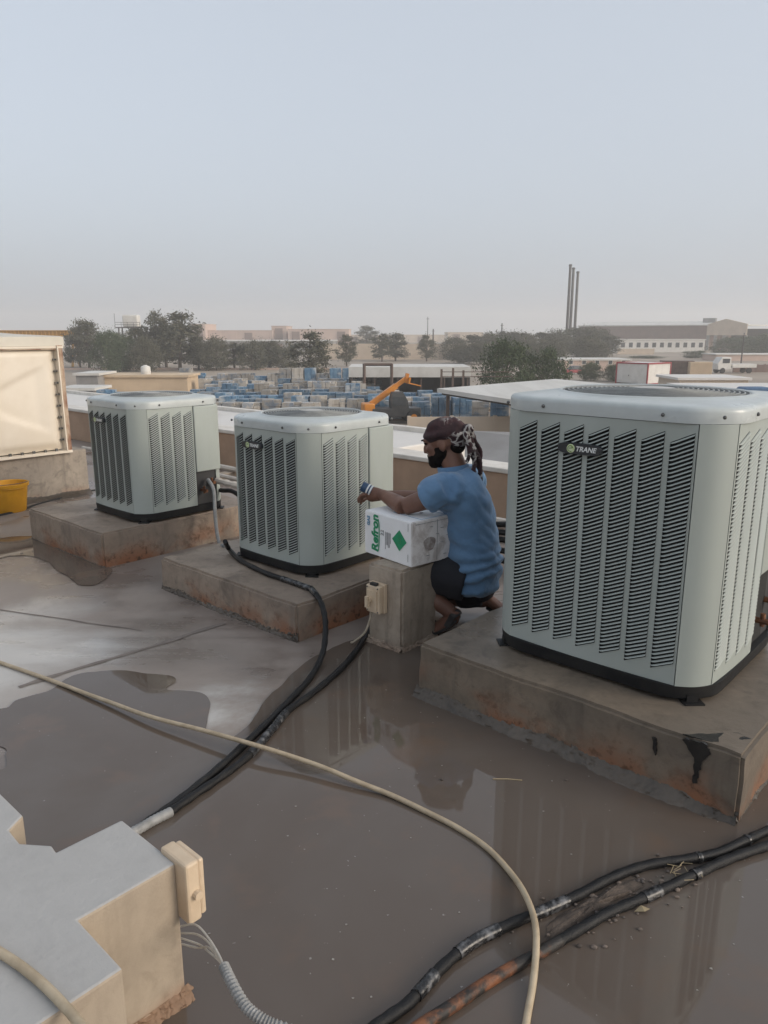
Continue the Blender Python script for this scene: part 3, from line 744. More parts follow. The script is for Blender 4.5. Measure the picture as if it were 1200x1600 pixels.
MB().tube([(.158*math.cos(a), .158*math.sin(a), .205) for a in [R(-75+i*5) for i in range(13)]], .004, 6).obj('handle_rib', M['yellow'], bk)
MB().tube([(.165*math.cos(a), .165*math.sin(a), .235 + .015*math.sin((a+math.pi)/2)) for a in [R(-180+i*9) for i in range(21)]], .0028, 6).obj('handle', M['screw'], bk)

# ------------------------------------------------------------------ near wall stub with switch box, wires, conduit
M['stub_foot'] = concrete_mat('stub_foot_render', (.27, .17, .105), (.18, .11, .07))
st = thing('wall_stub', 'stepped grey-topped concrete wall stub with beige rendered sides and a cream box', 'wall', W(-1.254, .513, 0), ROT)
def S(u, v): return (u + 1.254, v - .513)
poly = [S(-1.475, .727), S(-2.3, -.6)]
poly = [S(-1.252, .729), S(-1.475, .727), S(-1.478, .574), S(-1.507, .577), S(-1.566, .533), S(-1.63, .536), S(-1.66, .58), S(-2.2, .58), S(-2.2, -.7), S(-1.085, -.7), S(-1.086, .512), S(-1.254, .513)]
ob = MB().prism(poly, -.02, .35).obj('stub_body', [M['stub_side'], M['stub_top']], st)
for p in ob.data.polygons:
    if p.normal.z > .9: p.material_index = 1
bevel(ob, .006)
fillet(st, .729-.513-.24, .729-.513+.01, .002, 'u', .04, .05, M['stub_foot'], (0, 0), 11)
fillet(st, -1.0, .0, S(-1.086, 0)[0]-.002, 'u', .045, .05, M['stub_side'], (0, 0), 12)
isb = thing('wall_box', 'cream blank junction box on the side of the stepped wall stub', 'box', W(-1.262, .727, .29), ROT + math.pi)
bevel(MB().box((-.05, -.032, -.075), (.048, .002, .072)).obj('back_box', M['cream_plastic'], isb), .006)
bevel(MB().box((-.046, -.046, -.07), (.044, -.032, .067)).obj('cover', M['cream_plastic'], isb), .005)
MB().tube([(-.046, -.02, -.005), (-.062, -.02, -.005)], .010, 10).obj('knob', M['cream_plastic'], isb)
# wires out of the stub into a grey corrugated conduit
wg = []
for k, (px, y0) in enumerate(((289, 1447), (289, 1458), (290, 1475), (289, 1466))):
    pts = [A(px - 6, y0, 1.36), A(306 + k*2, y0 - 2 + k*4, 1.33), A(326, 1466 + k*7, 1.28), A(342, 1492 + k*3, 1.23), A(350, 1512, 1.19), A(356, 1525, 1.17)]
    setp(MB().tube(spline(pts, 5), .0022, 6).obj('wire', M['wire'], smooth=True), 'thin white wire running from the wall stub into the grey conduit', 'wire', 'wires into the grey conduit')
cp_ = spline([A(349, 1508, 1.20), A(362, 1535, 1.16), A(382, 1570, 1.115), A(408, 1592, 1.09), A(440, 1606, 1.08), A(500, 1625, 1.07)], 12)
rr = [.0080 + .0030*(i % 2) for i in range(len(cp_))]
setp(MB().tube(cp_, rr, 10).obj('corrugated_conduit', M['conduit'], smooth=True, sharp=25), 'grey corrugated flexible conduit taking the white wires', 'conduit')

# ------------------------------------------------------------------ pipes and hoses
def run(px, zs, n=7, amp=.004, seed=0.):
    pts = [G(x, y, z) for (x, y), z in zip(px, zs)]
    return wobble(spline(pts, n), amp, 5, seed)
rI = .0135
pA = run([(352,846),(358,858),(375,875),(410,893),(458,910)], [.30,.215,.207,.205,.205], 6, .002) + run([(486,920),(500,938),(507,962),(508,990),(503,1022),(485,1058),(440,1106),(385,1160),(320,1218),(270,1258),(222,1290)], [.205,.19,.15,.09,.04,.016,.015,.016,.016,.016,.016], 7, .003, 2.)
t = thing('insulated_pipe', 'black insulated pipe curling off the middle plinth towards the wall stub', 'pipe', W(-2.9, 2.1, 0))
def wound(pts, r0):
    out = []
    for a, b_ in zip(pts, pts[1:]):
        n = max(2, int((b_-a).length/.0045))
        out += [a.lerp(b_, k/n) for k in range(n)]
    return MB().tube(out, [r0*(1.0 + .07*(k % 2) + .03*math.sin(k*1.7)) for k in range(len(out))], 10)
def child_at(mb, name, mat, t, **k):
    o = mb.obj(name, mat, None, **k); o.parent = t; o.matrix_parent_inverse = Matrix.Translation(t.location).inverted(); return o
child_at(MB().tube(pA, [rI*(1+.07*math.sin(i*1.7)) for i in range(len(pA))], 10), 'pipe_run', M['insul'], t, smooth=True)
child_at(wound(pA[22:30], rI*1.10), 'tape_wrap', M['tape'], t, smooth=True)
pB = run([(590,962),(575,985),(556,1018),(530,1048),(490,1082),(450,1110),(425,1140),(390,1180),(345,1215),(300,1246),(264,1272)], [.016]*11, 7, .004, 5.)
t = thing('insulated_pipe', 'black insulated pipe from the pedestal foot ending in a grey sleeve', 'pipe', W(-2.3, 2.3, 0))
child_at(MB().tube(pB, [rI*(1+.08*math.sin(i*1.3)) for i in range(len(pB))], 10), 'pipe_run', M['insul'], t, smooth=True)
child_at(wound(pB[36:50], rI*1.10), 'tape_wrap', M['tape'], t, smooth=True)
gs = run([(268,1268),(240,1282),(214,1297),(180,1315)], [.018]*4, 10, .0)
child_at(MB().tube(gs, [.0145 + .002*(i % 2) for i in range(len(gs))], 10), 'grey_sleeve', M['conduit'], t, smooth=True, sharp=80)
pC = run([(1700,1105),(1520,1172),(1390,1222),(1290,1262),(1200,1297),(1163,1314),(1120,1333),(1067,1343),(1013,1351),(965,1367),(907,1397),(848,1423),(789,1447),(736,1474),(688,1514),(640,1565),(592,1600),(530,1650),(440,1720)], [.016]*19, 6, .003, 8.)
t = thing('insulated_pipe', 'black insulated pipe with silvery tape wound along it, beside the rust-stained one', 'pipe', W(-.6, 1.6, 0))
child_at(MB().tube(pC, [rI*(1+.06*math.sin(i*1.9)) for i in range(len(pC))], 10), 'pipe_run', M['insul'], t, smooth=True)
for a, b_ in ((62, 69), (73, 82), (85, 90), (29, 31), (39, 41)):
    child_at(wound(pC[a:b_], rI*1.10), 'tape_wrap', M['tape'], t, smooth=True)
pD = run([(1720,1135),(1530,1198),(1390,1250),(1290,1290),(1200,1322),(1136,1343),(1072,1373),(1013,1399),(955,1423),(901,1455),(848,1485),(773,1527),(709,1570),(661,1600),(590,1650),(500,1720)], [.016]*16, 6, .003, 12.)
M['insul_rust'] = pm('rust_stained_insulation', (.018, .015, .013), (.20, .075, .03), 13, .6, .5, .005, lo=.44, hi=.60)
t = thing('insulated_pipe', 'black insulated pipe caked with rust-brown mud, beside the tape-wound one', 'pipe', W(-.6, 1.5, 0))
child_at(MB().tube(pD[:58], [rI*(1+.08*math.sin(i*2.1)) for i in range(58)], 10), 'pipe_run', M['insul'], t, smooth=True)
child_at(MB().tube(pD[57:], rI*1.05, 10), 'rusty_run', M['insul_rust'], t, smooth=True)
for a, b_ in ((40, 44), (34, 36)): child_at(wound(pD[a:b_], rI*1.10), 'tape_wrap', M['tape'], t, smooth=True)
hz = [(-80,1008),(0,1035),(80,1063),(165,1095),(240,1121),(320,1142),(400,1165),(480,1190),(550,1218),(605,1240),(667,1269),(720,1297),(763,1327),(800,1367),(821,1399),(835,1437),(838,1479),(833,1538),(824,1591),(815,1650)]
hzz = [.01,.01,.012,.02,.032,.043,.047,.036,.024,.014,.011,.010,.010,.014,.028,.038,.036,.016,.012,.012]
setp(MB().tube(run(hz, hzz, 6, .002), .0085, 10).obj('garden_hose', M['hose'], smooth=True), 'long beige hose snaking across the wet roof over the black pipes', 'hose')
setp(MB().tube(run([(-60,1452),(0,1488),(40,1515),(80,1550),(125,1600),(170,1660)], [.359]*6, 6, .0), .0085, 10).obj('garden_hose', M['hose'], smooth=True), 'beige hose lying over the top of the stepped wall stub', 'hose')
# pipework between the units
t = thing('flexible_conduit', 'grey flexible conduit dropping from the unit beside the water tank', 'conduit', W(-4.25, 3.0, 0))
child_at(MB().tube(spline([W(-4.33,2.98,.46), W(-4.24,2.96,.40), W(-4.18,2.92,.26), W(-4.14,2.90,.12), W(-4.05,2.86,.03), W(-3.9,2.75,.02), W(-3.74,2.66,.06), W(-3.70,2.62,.17), W(-3.62, 2.58, .2)], 6), .013, 8), 'conduit_run', M['conduit'], t, smooth=True)
child_at(MB().tube([W(-3.715,2.63,.10), W(-3.71,2.625,.16)], .02, 8), 'blue_coupling', M['blue_tarp'], t)
t = thing('pipe_joint', 'taped white pipe elbow on the pipes between the two smaller units', 'pipe', W(-4.2, 3.2, 0))
child_at(MB().tube(spline([W(-4.34,3.06,.44), W(-4.22,3.08,.43), W(-4.1,3.12,.42), W(-3.95,3.18,.44)], 5), [.022+.004*math.sin(i*2) for i in range(16)], 8), 'taped_run', M['pvc'], t, smooth=True)
child_at(MB().tube(spline([W(-4.06,3.13,.44), W(-4.0,3.14,.38), W(-3.98,3.13,.26)], 5), [.028,.03,.027,.03,.026,.03,.026,.024,.024,.02,.02], 8), 'elbow', M['pvc'], t, smooth=True)
child_at(MB().tube(spline([W(-4.36,3.1,.36), W(-4.2,3.14,.34), W(-4.02,3.3,.05), W(-3.9,3.6,.03), W(-3.6, 4.2, .03)], 6), .016, 8), 'black_pipe', M['insul'], t, smooth=True)
for k, (v, z, r_) in enumerate(((4.55, .10, .028), (4.38, .06, .022))):
    setp(MB().tube(wobble([W(-9 + i*.25, v, z) for i in range(70)], .008, 1.2), r_, 8).obj('parapet_pipe', M['pvc'], smooth=True), 'pale pipe running along the foot of the tan parapet', 'pipe', 'pipes along the parapet')
for k, u in enumerate((-8, -6.2, -4.4, -2.4)):
    bevel(MB().box((-.05, -.16, 0), (.05, .16, .075)).obj('pipe_block', M['pillar'], None, W(u, 4.46, 0), ROT), .006)
    setp(bpy.data.objects[-1] if False else C.objects[-1], 'small concrete block carrying the pipes at the parapet foot', 'block', 'pipe blocks')
for k in range(5):
    pts = spline([W(-1.9 - .02*k, 3.62+.07*k, .05+.04*k), W(-2.15, 3.75+.05*k, .08+.05*((k*2) % 3)), W(-2.5, 3.9+.03*k, .05+.05*k), W(-3.0, 4.02-.03*k, .04+.03*k), W(-3.5-.1*k, 4.1+.02*k, .03)], 6)
    setp(MB().tube(wobble(pts, .02, 4, k), .02, 8).obj('bundled_pipe', M['insul'], smooth=True), 'black insulated pipe in the loose bundle behind the kneeling man', 'pipe', 'loose pipe bundle')
# black cables at foot of the tank plinth
setp(MB().tube(wobble(spline([G(-30,812),G(25,800),G(60,788),G(100,778),G(140,768),G(200,758)], 6), .01, 4), .012, 6).obj('floor_cable', M['insul'], smooth=True), 'black cable lying along the foot of the tank plinth', 'cable')
# debris: mud bank between the two pipes, crumbs, straw
def bank(px, name, label):
    P = [G(x, y) for x, y in px]; P.append(P[0]); P = spline(P, 5)[:-1]; c_ = sum(P, Vector())/len(P); rings = []
    for q, z in ((1., .003), (.8, .010), (.5, .014), (.15, .015)):
        rings.append([Vector((c_.x + (p.x-c_.x)*q, c_.y + (p.y-c_.y)*q, z)) + Vector((0, 0, .005*noise.noise(p*30*q))) + noise.noise_vector(p*25)*.006 for p in P])
    return setp(MB().loft(rings).obj(name, M['dirt'], smooth=True), label, kind='stuff')
bank([(848,1470),(860,1440),(905,1415),(960,1385),(1000,1372),(1010,1385),(960,1412),(905,1445),(865,1472)], 'mud', 'wet grit caught between the two black pipes')
random.seed(5)
pe = MB()
for i in range(150):
    q = random.random(); x, y = 855 + q*230 + random.gauss(0, 26), 1450 - q*85 + random.gauss(0, 16)
    p = G(x, y, .008); s = random.uniform(.002, .006) * (1.6 if random.random() < .1 else 1)
    pe.ball((p.x, p.y, .006+s*.3), s, s*random.uniform(.5, 1), s*.6, 6, 4)
setp(pe.obj('grit', M['pebble'], smooth=True), 'crumbs of grit scattered about the black pipes', kind='stuff')
random.seed(12)
fl = MB()
for i in range(48):
    p = G(random.uniform(300, 1180), random.uniform(1110, 1590), .0052); q = random.uniform(.0015, .0042)*(1.7 if random.random() < .12 else 1); a = random.uniform(0, 3)
    if abs(p.x) > 3: continue
    fl.add([p + Vector((math.cos(a+k*1.257)*q*random.uniform(.6, 1.3), math.sin(a+k*1.257)*q*random.uniform(.5, 1.1), .0006*(k % 2))) for k in range(5)], [(0, 1, 2, 3, 4)])
setp(fl.obj('floating_flakes', M['flake']), 'pale flakes floating on the muddy water', kind='stuff')
for (x, y, s) in ((905,1478,.008),(928,1480,.009),(945,1479,.007),(1000,1452,.007),(925,1400,.011),(1150,1331,.010),(690,1218,.006),(885,1219,.006)):
    p = G(x, y, .006); setp(MB().ball((0, 0, 0), s, s*.7, s*.6, 7, 5).obj('stone', M['pebble'], None, p, smooth=True), 'small mud-brown stone chip lying in the shallow water', 'stone', 'stone chips in the puddle')
for k in range(14):
    p = G(1060 + random.gauss(0, 22), 1362 + random.gauss(0, 9), .02); a = random.uniform(0, 6.3)
    setp(MB().tube([p, p + Vector((math.cos(a)*.03, math.sin(a)*.03, .004))], .0011, 4).obj('straw', M['straw']), 'dry straw stalk caught on the black pipes', 'straw', 'straw on the pipes')
p = G(770, 1217, .006); q = G(816, 1219, .006)
setp(MB().tube([p, (p+q)/2 + Vector((0, .004, 0)), q], .0018, 5).obj('twig', M['straw']), 'thin pale stick lying in the puddle before the damp plinth', 'stick')
lf = MB(); p = G(1003, 1424, .008)
lf.add([p + Vector(q) for q in ((-.02, 0, 0), (0, .010, .010), (.022, .004, .004), (.004, -.008, .007))] , [(0, 3, 1), (1, 3, 2)])
o = lf.obj('dead_leaf', M['straw']); o.modifiers.new('s', 'SOLIDIFY').thickness = .001; setp(o, 'curled dry leaf beside the muddy pipe', 'leaf')

# ------------------------------------------------------------------ the kneeling man
PF = Vector((-.906, .423, 0)); PL = Vector((-.423, -.906, 0)); P0 = Vector((.425, 3.53, 0))
man = thing('person', 'man in blue polo shirt and patterned maroon headscarf kneeling behind the carton', 'person', P0)
def Q(f, l, z): return PF*f + PL*l + Vector((0, 0, z))
def blob(parts, voxel, name, mat, smooth_it=4, fac=.5, disp=None):
    mb = MB()
    for p in parts: p(mb)
    o = mb.obj(name, mat, man)
    r_ = o.modifiers.new('r', 'REMESH'); r_.mode = 'VOXEL'; r_.voxel_size = voxel
    s_ = o.modifiers.new('s', 'SMOOTH'); s_.iterations = smooth_it; s_.factor = fac
    bake(o); me = o.data
    if disp:
        for v in me.vertices: v.co = disp(v.co.copy(), v.normal.copy())
    me.materials.clear(); me.materials.append(mat)
    me.polygons.foreach_set('use_smooth', [True]*len(me.polygons)); me.update()
    return o
def T(pts, rad, n=14): return lambda mb: mb.tube(pts, rad, n)
HR = Matrix.Rotation(math.atan2(PF.y, PF.x), 4, 'Z')                     # local +x = forward, +y = his left
def BL(f, l, z, rx, ry, rz, tilt=0.): return lambda mb: mb.ball(Q(f, l, z), rx, ry, rz, 16, 12, HR @ Matrix.Rotation(tilt, 4, 'Y'))
hc = (.150, 0, .945)
def hd(f, l, z):                                                         # head space: pitched down a little
    a = R(14); return (hc[0] + f*math.cos(a) + z*math.sin(a), l, hc[2] - f*math.sin(a) + z*math.cos(a))
def HB(f, l, z, rx, ry, rz, tilt=0.):
    p = hd(f, l, z); return BL(p[0], p[1], p[2], rx, ry, rz, R(14) + tilt)
head = [HB(-.012, 0, .022, .098, .076, .092), HB(.030, 0, -.045, .066, .058, .070), HB(.058, 0, -.088, .034, .040, .026),
        HB(.078, 0, .018, .022, .052, .018), HB(.096, 0, -.022, .019, .013, .026, R(-18)), HB(.104, 0, -.036, .013, .015, .011),
        HB(.080, 0, -.066, .016, .026, .008), HB(.078, 0, -.076, .015, .024, .008), HB(.060, .045, -.025, .022, .018, .022), HB(.060, -.045, -.025, .022, .018, .022),
        HB(-.012, .074, -.018, .019, .010, .033, R(10)), HB(-.012, -.074, -.018, .019, .010, .033, R(10))]
def finger(base, dirs, r): 
    p = [Vector(base)]
    for d_ in dirs: p.append(p[-1] + Vector(d_))
    return T([Q(*q) for q in p], [r, r, r*.92, r*.8][:len(p)], 8)
def hand(w, fw, lf, zz, sgn):
    """palm plus five curled fingers; w wrist (f,l,z), fw forward axis sign"""
    f, l, z = w
    out = [T([Q(f-.01, l, z), Q(f+.03, l, z), Q(f+.075, l, z-.004), Q(f+.088, l, z-.006)], [(.020, .024), (.019, .034), (.016, .040), (.012, .036)], 12)]
    for k, (dl, ln) in enumerate(((-.030, .030), (-.010, .034), (.010, .032), (.029, .025))):
        out.append(finger((f+.078, l+dl, z-.002), ((ln, 0, -.008), (ln*.55, 0, -.022), (.0, 0, -.022)), .0088))
    out.append(finger((f+.028, l-.030*sgn, z), ((.026, -.022*sgn, -.006), (.028, -.004*sgn, -.012), (.016, .006*sgn, -.012)), .0098))
    return out
shL, elL, wrL = (.075, .185, .752), (.265, .215, .650), (.435, .095, .672)
shR, elR, wrR = (.085, -.185, .752), (.30, -.20, .60), (.50, -.06, .63)
def limb(a, b_, r0, r1, mid=None, n=6):
    a, b_ = Vector(a), Vector(b_); pts = []; rr = []
    for i in range(n+1):
        q = i/n; pts.append(Q(*(a.lerp(b_, q)))); rr.append((r0*(1-q)+r1*q)*(1 + .10*math.sin(math.pi*q)))
    return T(pts, rr)
legs = [limb((.02, .10, .30), (.40, .17, .36), .092, .062), limb((.40, .17, .36), (.045, .145, .135), .058, .036),
        limb((.02, -.10, .30), (.38, -.14, .09), .092, .062), limb((.38, -.14, .09), (-.02, -.20, .085), .056, .036),
        # left foot on its toes, right foot stretched behind
        T([Q(.025, .145, .15), Q(.035, .145, .105), Q(.085, .148, .06), Q(.135, .15, .03), Q(.185, .152, .02)], [(.034, .034), (.036, .038), (.038, .030), (.042, .020), (.034, .013)]),
        T([Q(.0, -.20, .09), Q(-.05, -.205, .085), Q(-.10, -.21, .055), Q(-.15, -.21, .03), Q(-.18, -.21, .022)], [(.034, .036), (.036, .034), (.036, .026), (.036, .018), (.03, .012)])]
body = blob(head + [
    T([Q(.075, 0, .76), Q(.095, 0, .83), Q(.125, 0, .90)], [.07, .058, .054]),
    T([Q(0, 0, .24), Q(.0, 0, .32), Q(.015, 0, .44), Q(.04, 0, .60), Q(.06, 0, .73), Q(.075, 0, .79)], [(.12, .10), (.155, .115), (.14, .11), (.155, .115), (.150, .085), (.08, .06)], 18),
    limb((.085, .165, .722), elL, .046, .041), limb(elL, wrL, .043, .026), limb((.09, -.165, .722), elR, .046, .041), limb(elR, wrR, .042, .026)]
    + hand(wrL, 1, 0, 0, 1) + hand(wrR, 1, 0, 0, -1) + legs, .0065, 'body', M['skin'], 3, .45)
def wr(co, nn):
    w = noise.noise(Vector((co.x*7, co.y*7, co.z*20)) + noise.noise_vector(co*5)*1.1)
    low = max(0, min(1, (.50-co.z)/.16)); arm = max(0, 1 - (co - Q(.10, .17, .70)).length/.16)
    d_ = 0.006*w + .018*low*math.sin(co.z*105 + 6*noise.noise(co*6)) * (.45+.6*noise.noise(co*4))
    d_ += .005*arm*math.sin((co - Q(.05, .12, .66)).length*120 + 3*noise.noise(co*9))
    diag = noise.noise(Vector(((co.x+co.z)*13, co.y*9, (co.z-co.x)*3.5)))
    return co + nn*(d_ + .016*(abs(diag)-.22))
# polo shirt: torso, loose hem over the seat, short sleeves, collar
shirt = blob([
    T([Q(-.015, 0, .205), Q(-.012, 0, .255), Q(-.012, 0, .36), Q(.0, 0, .46), Q(.02, 0, .58), Q(.035, 0, .66), Q(.05, 0, .715), Q(.062, 0, .755), Q(.072, 0, .785), Q(.08, 0, .81)],
      [(.135, .118), (.164, .138), (.174, .144), (.168, .138), (.176, .135), (.192, .125), (.195, .112), (.175, .098), (.125, .085), (.08, .07)], 28),
    limb((.05, .10, .715), shL, .090, .080, n=4), limb((.06, .07, .735), (.125, .190, .725), .082, .080, n=4), limb((.06, -.07, .735), (.125, -.190, .725), .082, .080, n=4), limb(shL, (.165, .207, .698), .076, .075, n=4), limb((.05, -.12, .715), shR, .085, .076, n=4),
    limb(shR, (.19, -.21, .67), .074, .072, n=4)], .0085, 'polo_shirt', M['shirt'], 10, .6, wr)
col = MB()
rg = []
for z, rr, dz in ((.775, .085, 0), (.80, .077, 0), (.823, .074, 0), (.827, .070, 0), (.812, .069, 0), (.785, .070, 0)):
    rg.append([Q(.085 + (z-.775)*.35 + rr*1.02*math.cos(a), rr*1.02*math.sin(a), z + .012*math.cos(a + math.pi)) for a in [i*math.tau/28 for i in range(28)]])
col.loft(rg, cap=False); o = col.obj('collar', M['shirt'], shirt, smooth=True)
blob([limb((-.01, .085, .29), (.34, .16, .36), .105, .088), limb((-.01, -.085, .285), (.30, -.135, .135), .105, .088), T([Q(-.015, 0, .215), Q(-.015, 0, .28), Q(-.01, 0, .36)], [(.125, .10), (.150, .122), (.14, .115)], 18), limb((-.01, -.13, .24), (-.01, -.18, .13), .085, .066), limb((-.01, -.18, .13), (.12, -.17, .11), .066, .07)], .009, 'shorts', M['shorts'], 4, .5, lambda c_, n_: c_ + n_*(.007*noise.noise(c_*13)))
blob([HB(.032, 0, -.072, .066, .0605, .044), HB(.062, 0, -.097, .040, .042, .028), HB(.010, .041, -.050, .036, .024, .046, R(35)), HB(.010, -.041, -.050, .036, .024, .046, R(35)), HB(-.006, .060, -.030, .016, .012, .040, R(5)), HB(-.006, -.060, -.030, .016, .012, .040, R(5)), HB(.088, 0, -.056, .012, .028, .006)], .006, 'beard', M['beard'], 5, .5, lambda c_, n_: c_ + n_*.004*noise.noise(c_*60))
eyes = MB()
for s_ in (1, -1):
    p = Q(*hd(.083, .030*s_, .004)); eyes.ball(p, .010, .012, .007, 10, 6, HR)
    p = Q(*hd(.094, .032*s_, .022)); eyes.ball(p, .006, .022, .0045, 10, 6, HR)
eyes.obj('brow_and_eye', M['beard'], body, smooth=True)
blob([HB(-.062, 0, -.028, .040, .060, .050)], .007, 'hair', M['beard'], 2)
def folds(c_, n_): return c_ + n_*(.0055*math.sin(46*(c_.z*.9 + (c_-Q(*hc)).dot(PF)*.35) + 4*noise.noise(c_*9)) + .004*noise.noise(c_*30))
scarf = blob([HB(-.014, 0, .045, .106, .085, .066), HB(-.004, 0, .036, .106, .090, .036, R(-4)), HB(-.082, .005, .028, .050, .066, .058), HB(-.070, 0, -.012, .042, .063, .038)], .007, 'headscarf', M['scarf'], 3, .5, folds)
kn = [HB(-.128, .012, .022, .034, .036, .036), HB(-.150, .030, .035, .026, .016, .020, R(-40))]
tails = []
for (l0, l1, ln, dx) in ((.03, .035, .19, .02), (.0, .01, .25, .05), (-.03, -.035, .17, .03), (.045, .06, .13, -.005)):
    a = hd(-.125, l0, .015)
    pts = []
    for i in range(8):
        q = i/7; pts.append(Q(a[0] - dx*q - .035*math.sin(q*2.2), l0 + (l1-l0)*q + .008*math.sin(q*9), a[2] - ln*q))
    tails.append(T(pts, [(.010, .024*(1-.45*i/7) + .004*math.sin(i*2)) for i in range(8)], 10))
blob(kn + tails, .006, 'scarf_tails', M['scarf'], 2, .5, lambda c_, n_: c_ + n_*.004*noise.noise(c_*45))
def sandal(pts, widths, strap):
    s_ = MB(); rings = []
    for (f, l, z), w in zip(pts, widths):
        rings.append([Q(f, l-w, z-.007), Q(f, l+w, z-.007), Q(f, l+w, z+.007), Q(f, l-w, z+.007)])
    s_.loft(rings); o = s_.obj('sandal', M['sandal'], man)
    for st_ in strap: MB().tube([Q(*p) for p in st_], [(.005, .016)]*len(st_), 8).obj('strap', M['sandal'], o, smooth=True)
sandal([(.005, .145, .105), (.045, .147, .065), (.10, .149, .030), (.15, .151, .010), (.205, .152, .009)], [.034, .036, .042, .047, .036],
       [[(.12, .195, .02), (.135, .185, .055), (.14, .15, .066), (.14, .115, .05), (.13, .105, .02)], [(.05, .185, .07), (.02, .185, .13), (.0, .145, .145), (.02, .105, .13), (.05, .108, .07)]])
sandal([(-.035, -.205, .060), (-.09, -.208, .032), (-.14, -.21, .011), (-.20, -.21, .009)], [.034, .038, .044, .034],
       [[(-.12, -.165, .02), (-.125, -.175, .05), (-.12, -.21, .06), (-.12, -.245, .045), (-.11, -.255, .02)]])
hp = P0 + Q(wrL[0]+.085, wrL[1]+.0, wrL[2]+.022)
M['gauge_blue'] = pm('dark_blue_plastic', (.02, .055, .12), (.03, .07, .14), 20, .4, 0)
gt = thing('pocket_gauge', 'small dark blue gauge with white bands held in the kneeling man\'s hand', 'gauge', hp)
ax = Vector((-.75, .2, .35)).normalized()
MB().tube([-ax*.03, ax*.025], .026, 16).obj('gauge_body', M['gauge_blue'], gt, smooth=True)
for k in (-.024, -.008): MB().tube([ax*(k-.004), ax*(k+.004)], .0272, 16).obj('white_band', M['white_print'], gt, smooth=True)

# ------------------------------------------------------------------ the yard and town beyond
def bg_box(name, mat, parent, a, b_, bev=0.):
    o = MB().box(a, b_).obj(name, mat, parent)
    return bevel(o, bev) if bev else o
def building(name, label, px0, px1, ytop, Y, depth, rot=0., wall='far_wall', roof=None, cat='building', over=.25, win=None, z0=ZG):
    """a plain block standing on the ground; front face at distance Y between two sightings"""
    a, b_ = A(px0, ytop, Y), A(px1, ytop, Y); w = (b_-a).length; h = a.z - z0
    t = thing(name, label, cat, ((a.x+b_.x)/2, Y, z0), rot)
    bg_box('wall', M[wall], t, (-w/2, 0, -.2), (w/2, depth, h - .25))
    bg_box('roof', M[roof or wall], t, (-w/2-over, -over, h-.25), (w/2+over, depth+over, h))
    if win:
        n, zz, ww, hh = win
        for i in range(n):
            x = -w/2 + w*(i+.5)/n
            fr = bg_box('window', M['white_paint'], t, (x-ww/2-.08, -.04, zz-.08), (x+ww/2+.08, .05, zz+hh+.08))
            bg_box('pane', M['window'], fr, (x-ww/2, -.06, zz), (x+ww/2, -.035, zz+hh))
    return t
# --- pallets of blocks
def stack_mesh(h, k):
    rnd = random.Random(k); mb = MB()
    for y in (-.42, 0, .42): mb.box((-.52, y-.06, 0), (.52, y+.06, .12))
    mb.cur = 1; n = int(h/.19); z = .12
    for c_ in range(3):
        for d_ in range(3):
            x0, y0 = -.53 + c_*.356, -.53 + d_*.356
            j = rnd.uniform(-.025, .025); mb.box((x0+.004+j, y0+.004-j, .12), (x0+.344+j, y0+.344-j, h + rnd.choice((0, 0, -.19, .02))*(rnd.random() < .5)))
    for z in (h*.35, h*.7): mb.box((-.56, -.56, z), (.56, .56, z+.03))
    return mb.mesh('block_stack')
SM = {}
for i, h in enumerate((1.05, 1.25, 2.1, 2.3, 1.55)):
    for mt in ('wrap_blue', 'wrap_pale'):
        me = stack_mesh(h, i); me.materials.append(M['wood']); me.materials.append(M[mt]); SM[(i, mt)] = me
random.seed(21)
rows = [(57, 596, 800, .78, (1, 1, 4)), (60.5, 600, 765, .75, (1, 4, 1)), (64, 588, 760, .8, (0, 1)), (68, 586, 760, .75, (0, 1)),
        (58.5, 300, 500, .35, (0, 0, 1)), (62, 300, 570, .5, (0, 0, 1)), (65.5, 160, 575, .6, (0, 0, 1)), (69, 165, 580, .62, (0, 0, 1)), (72.5, 310, 582, .6, (1, 0, 4)), (76, 330, 585, .62, (1, 0, 4)), (80.5, 330, 590, .6, (0, 1, 4)), (86, 300, 600, .5, (1, 0, 1)), (91, 290, 600, .45, (1, 4, 2))]
for (Y, x0, x1, pb, hs) in rows:
    a = (x0-600)/FPX*Y*.985; b_ = (x1-600)/FPX*Y*.985; x = a
    while x < b_:
        if random.random() < .96:
            blue = random.random() < pb; i = random.choice(hs)
            o = bpy.data.objects.new('block_stack', SM[(i, 'wrap_blue' if blue else 'wrap_pale')]); C.objects.link(o)
            o.scale = (1.28, 1.15, 1.12); o.location = (x, Y + random.uniform(-.35, .35), ZG); o.rotation_euler = (0, 0, random.uniform(-.12, .12))
            setp(o, 'pallet of building blocks wrapped in blue plastic in the yard' if blue else 'pallet of bare cream building blocks in the yard', 'pallet', 'blue wrapped pallets' if blue else 'cream block pallets')
        x += random.uniform(1.42, 1.56)
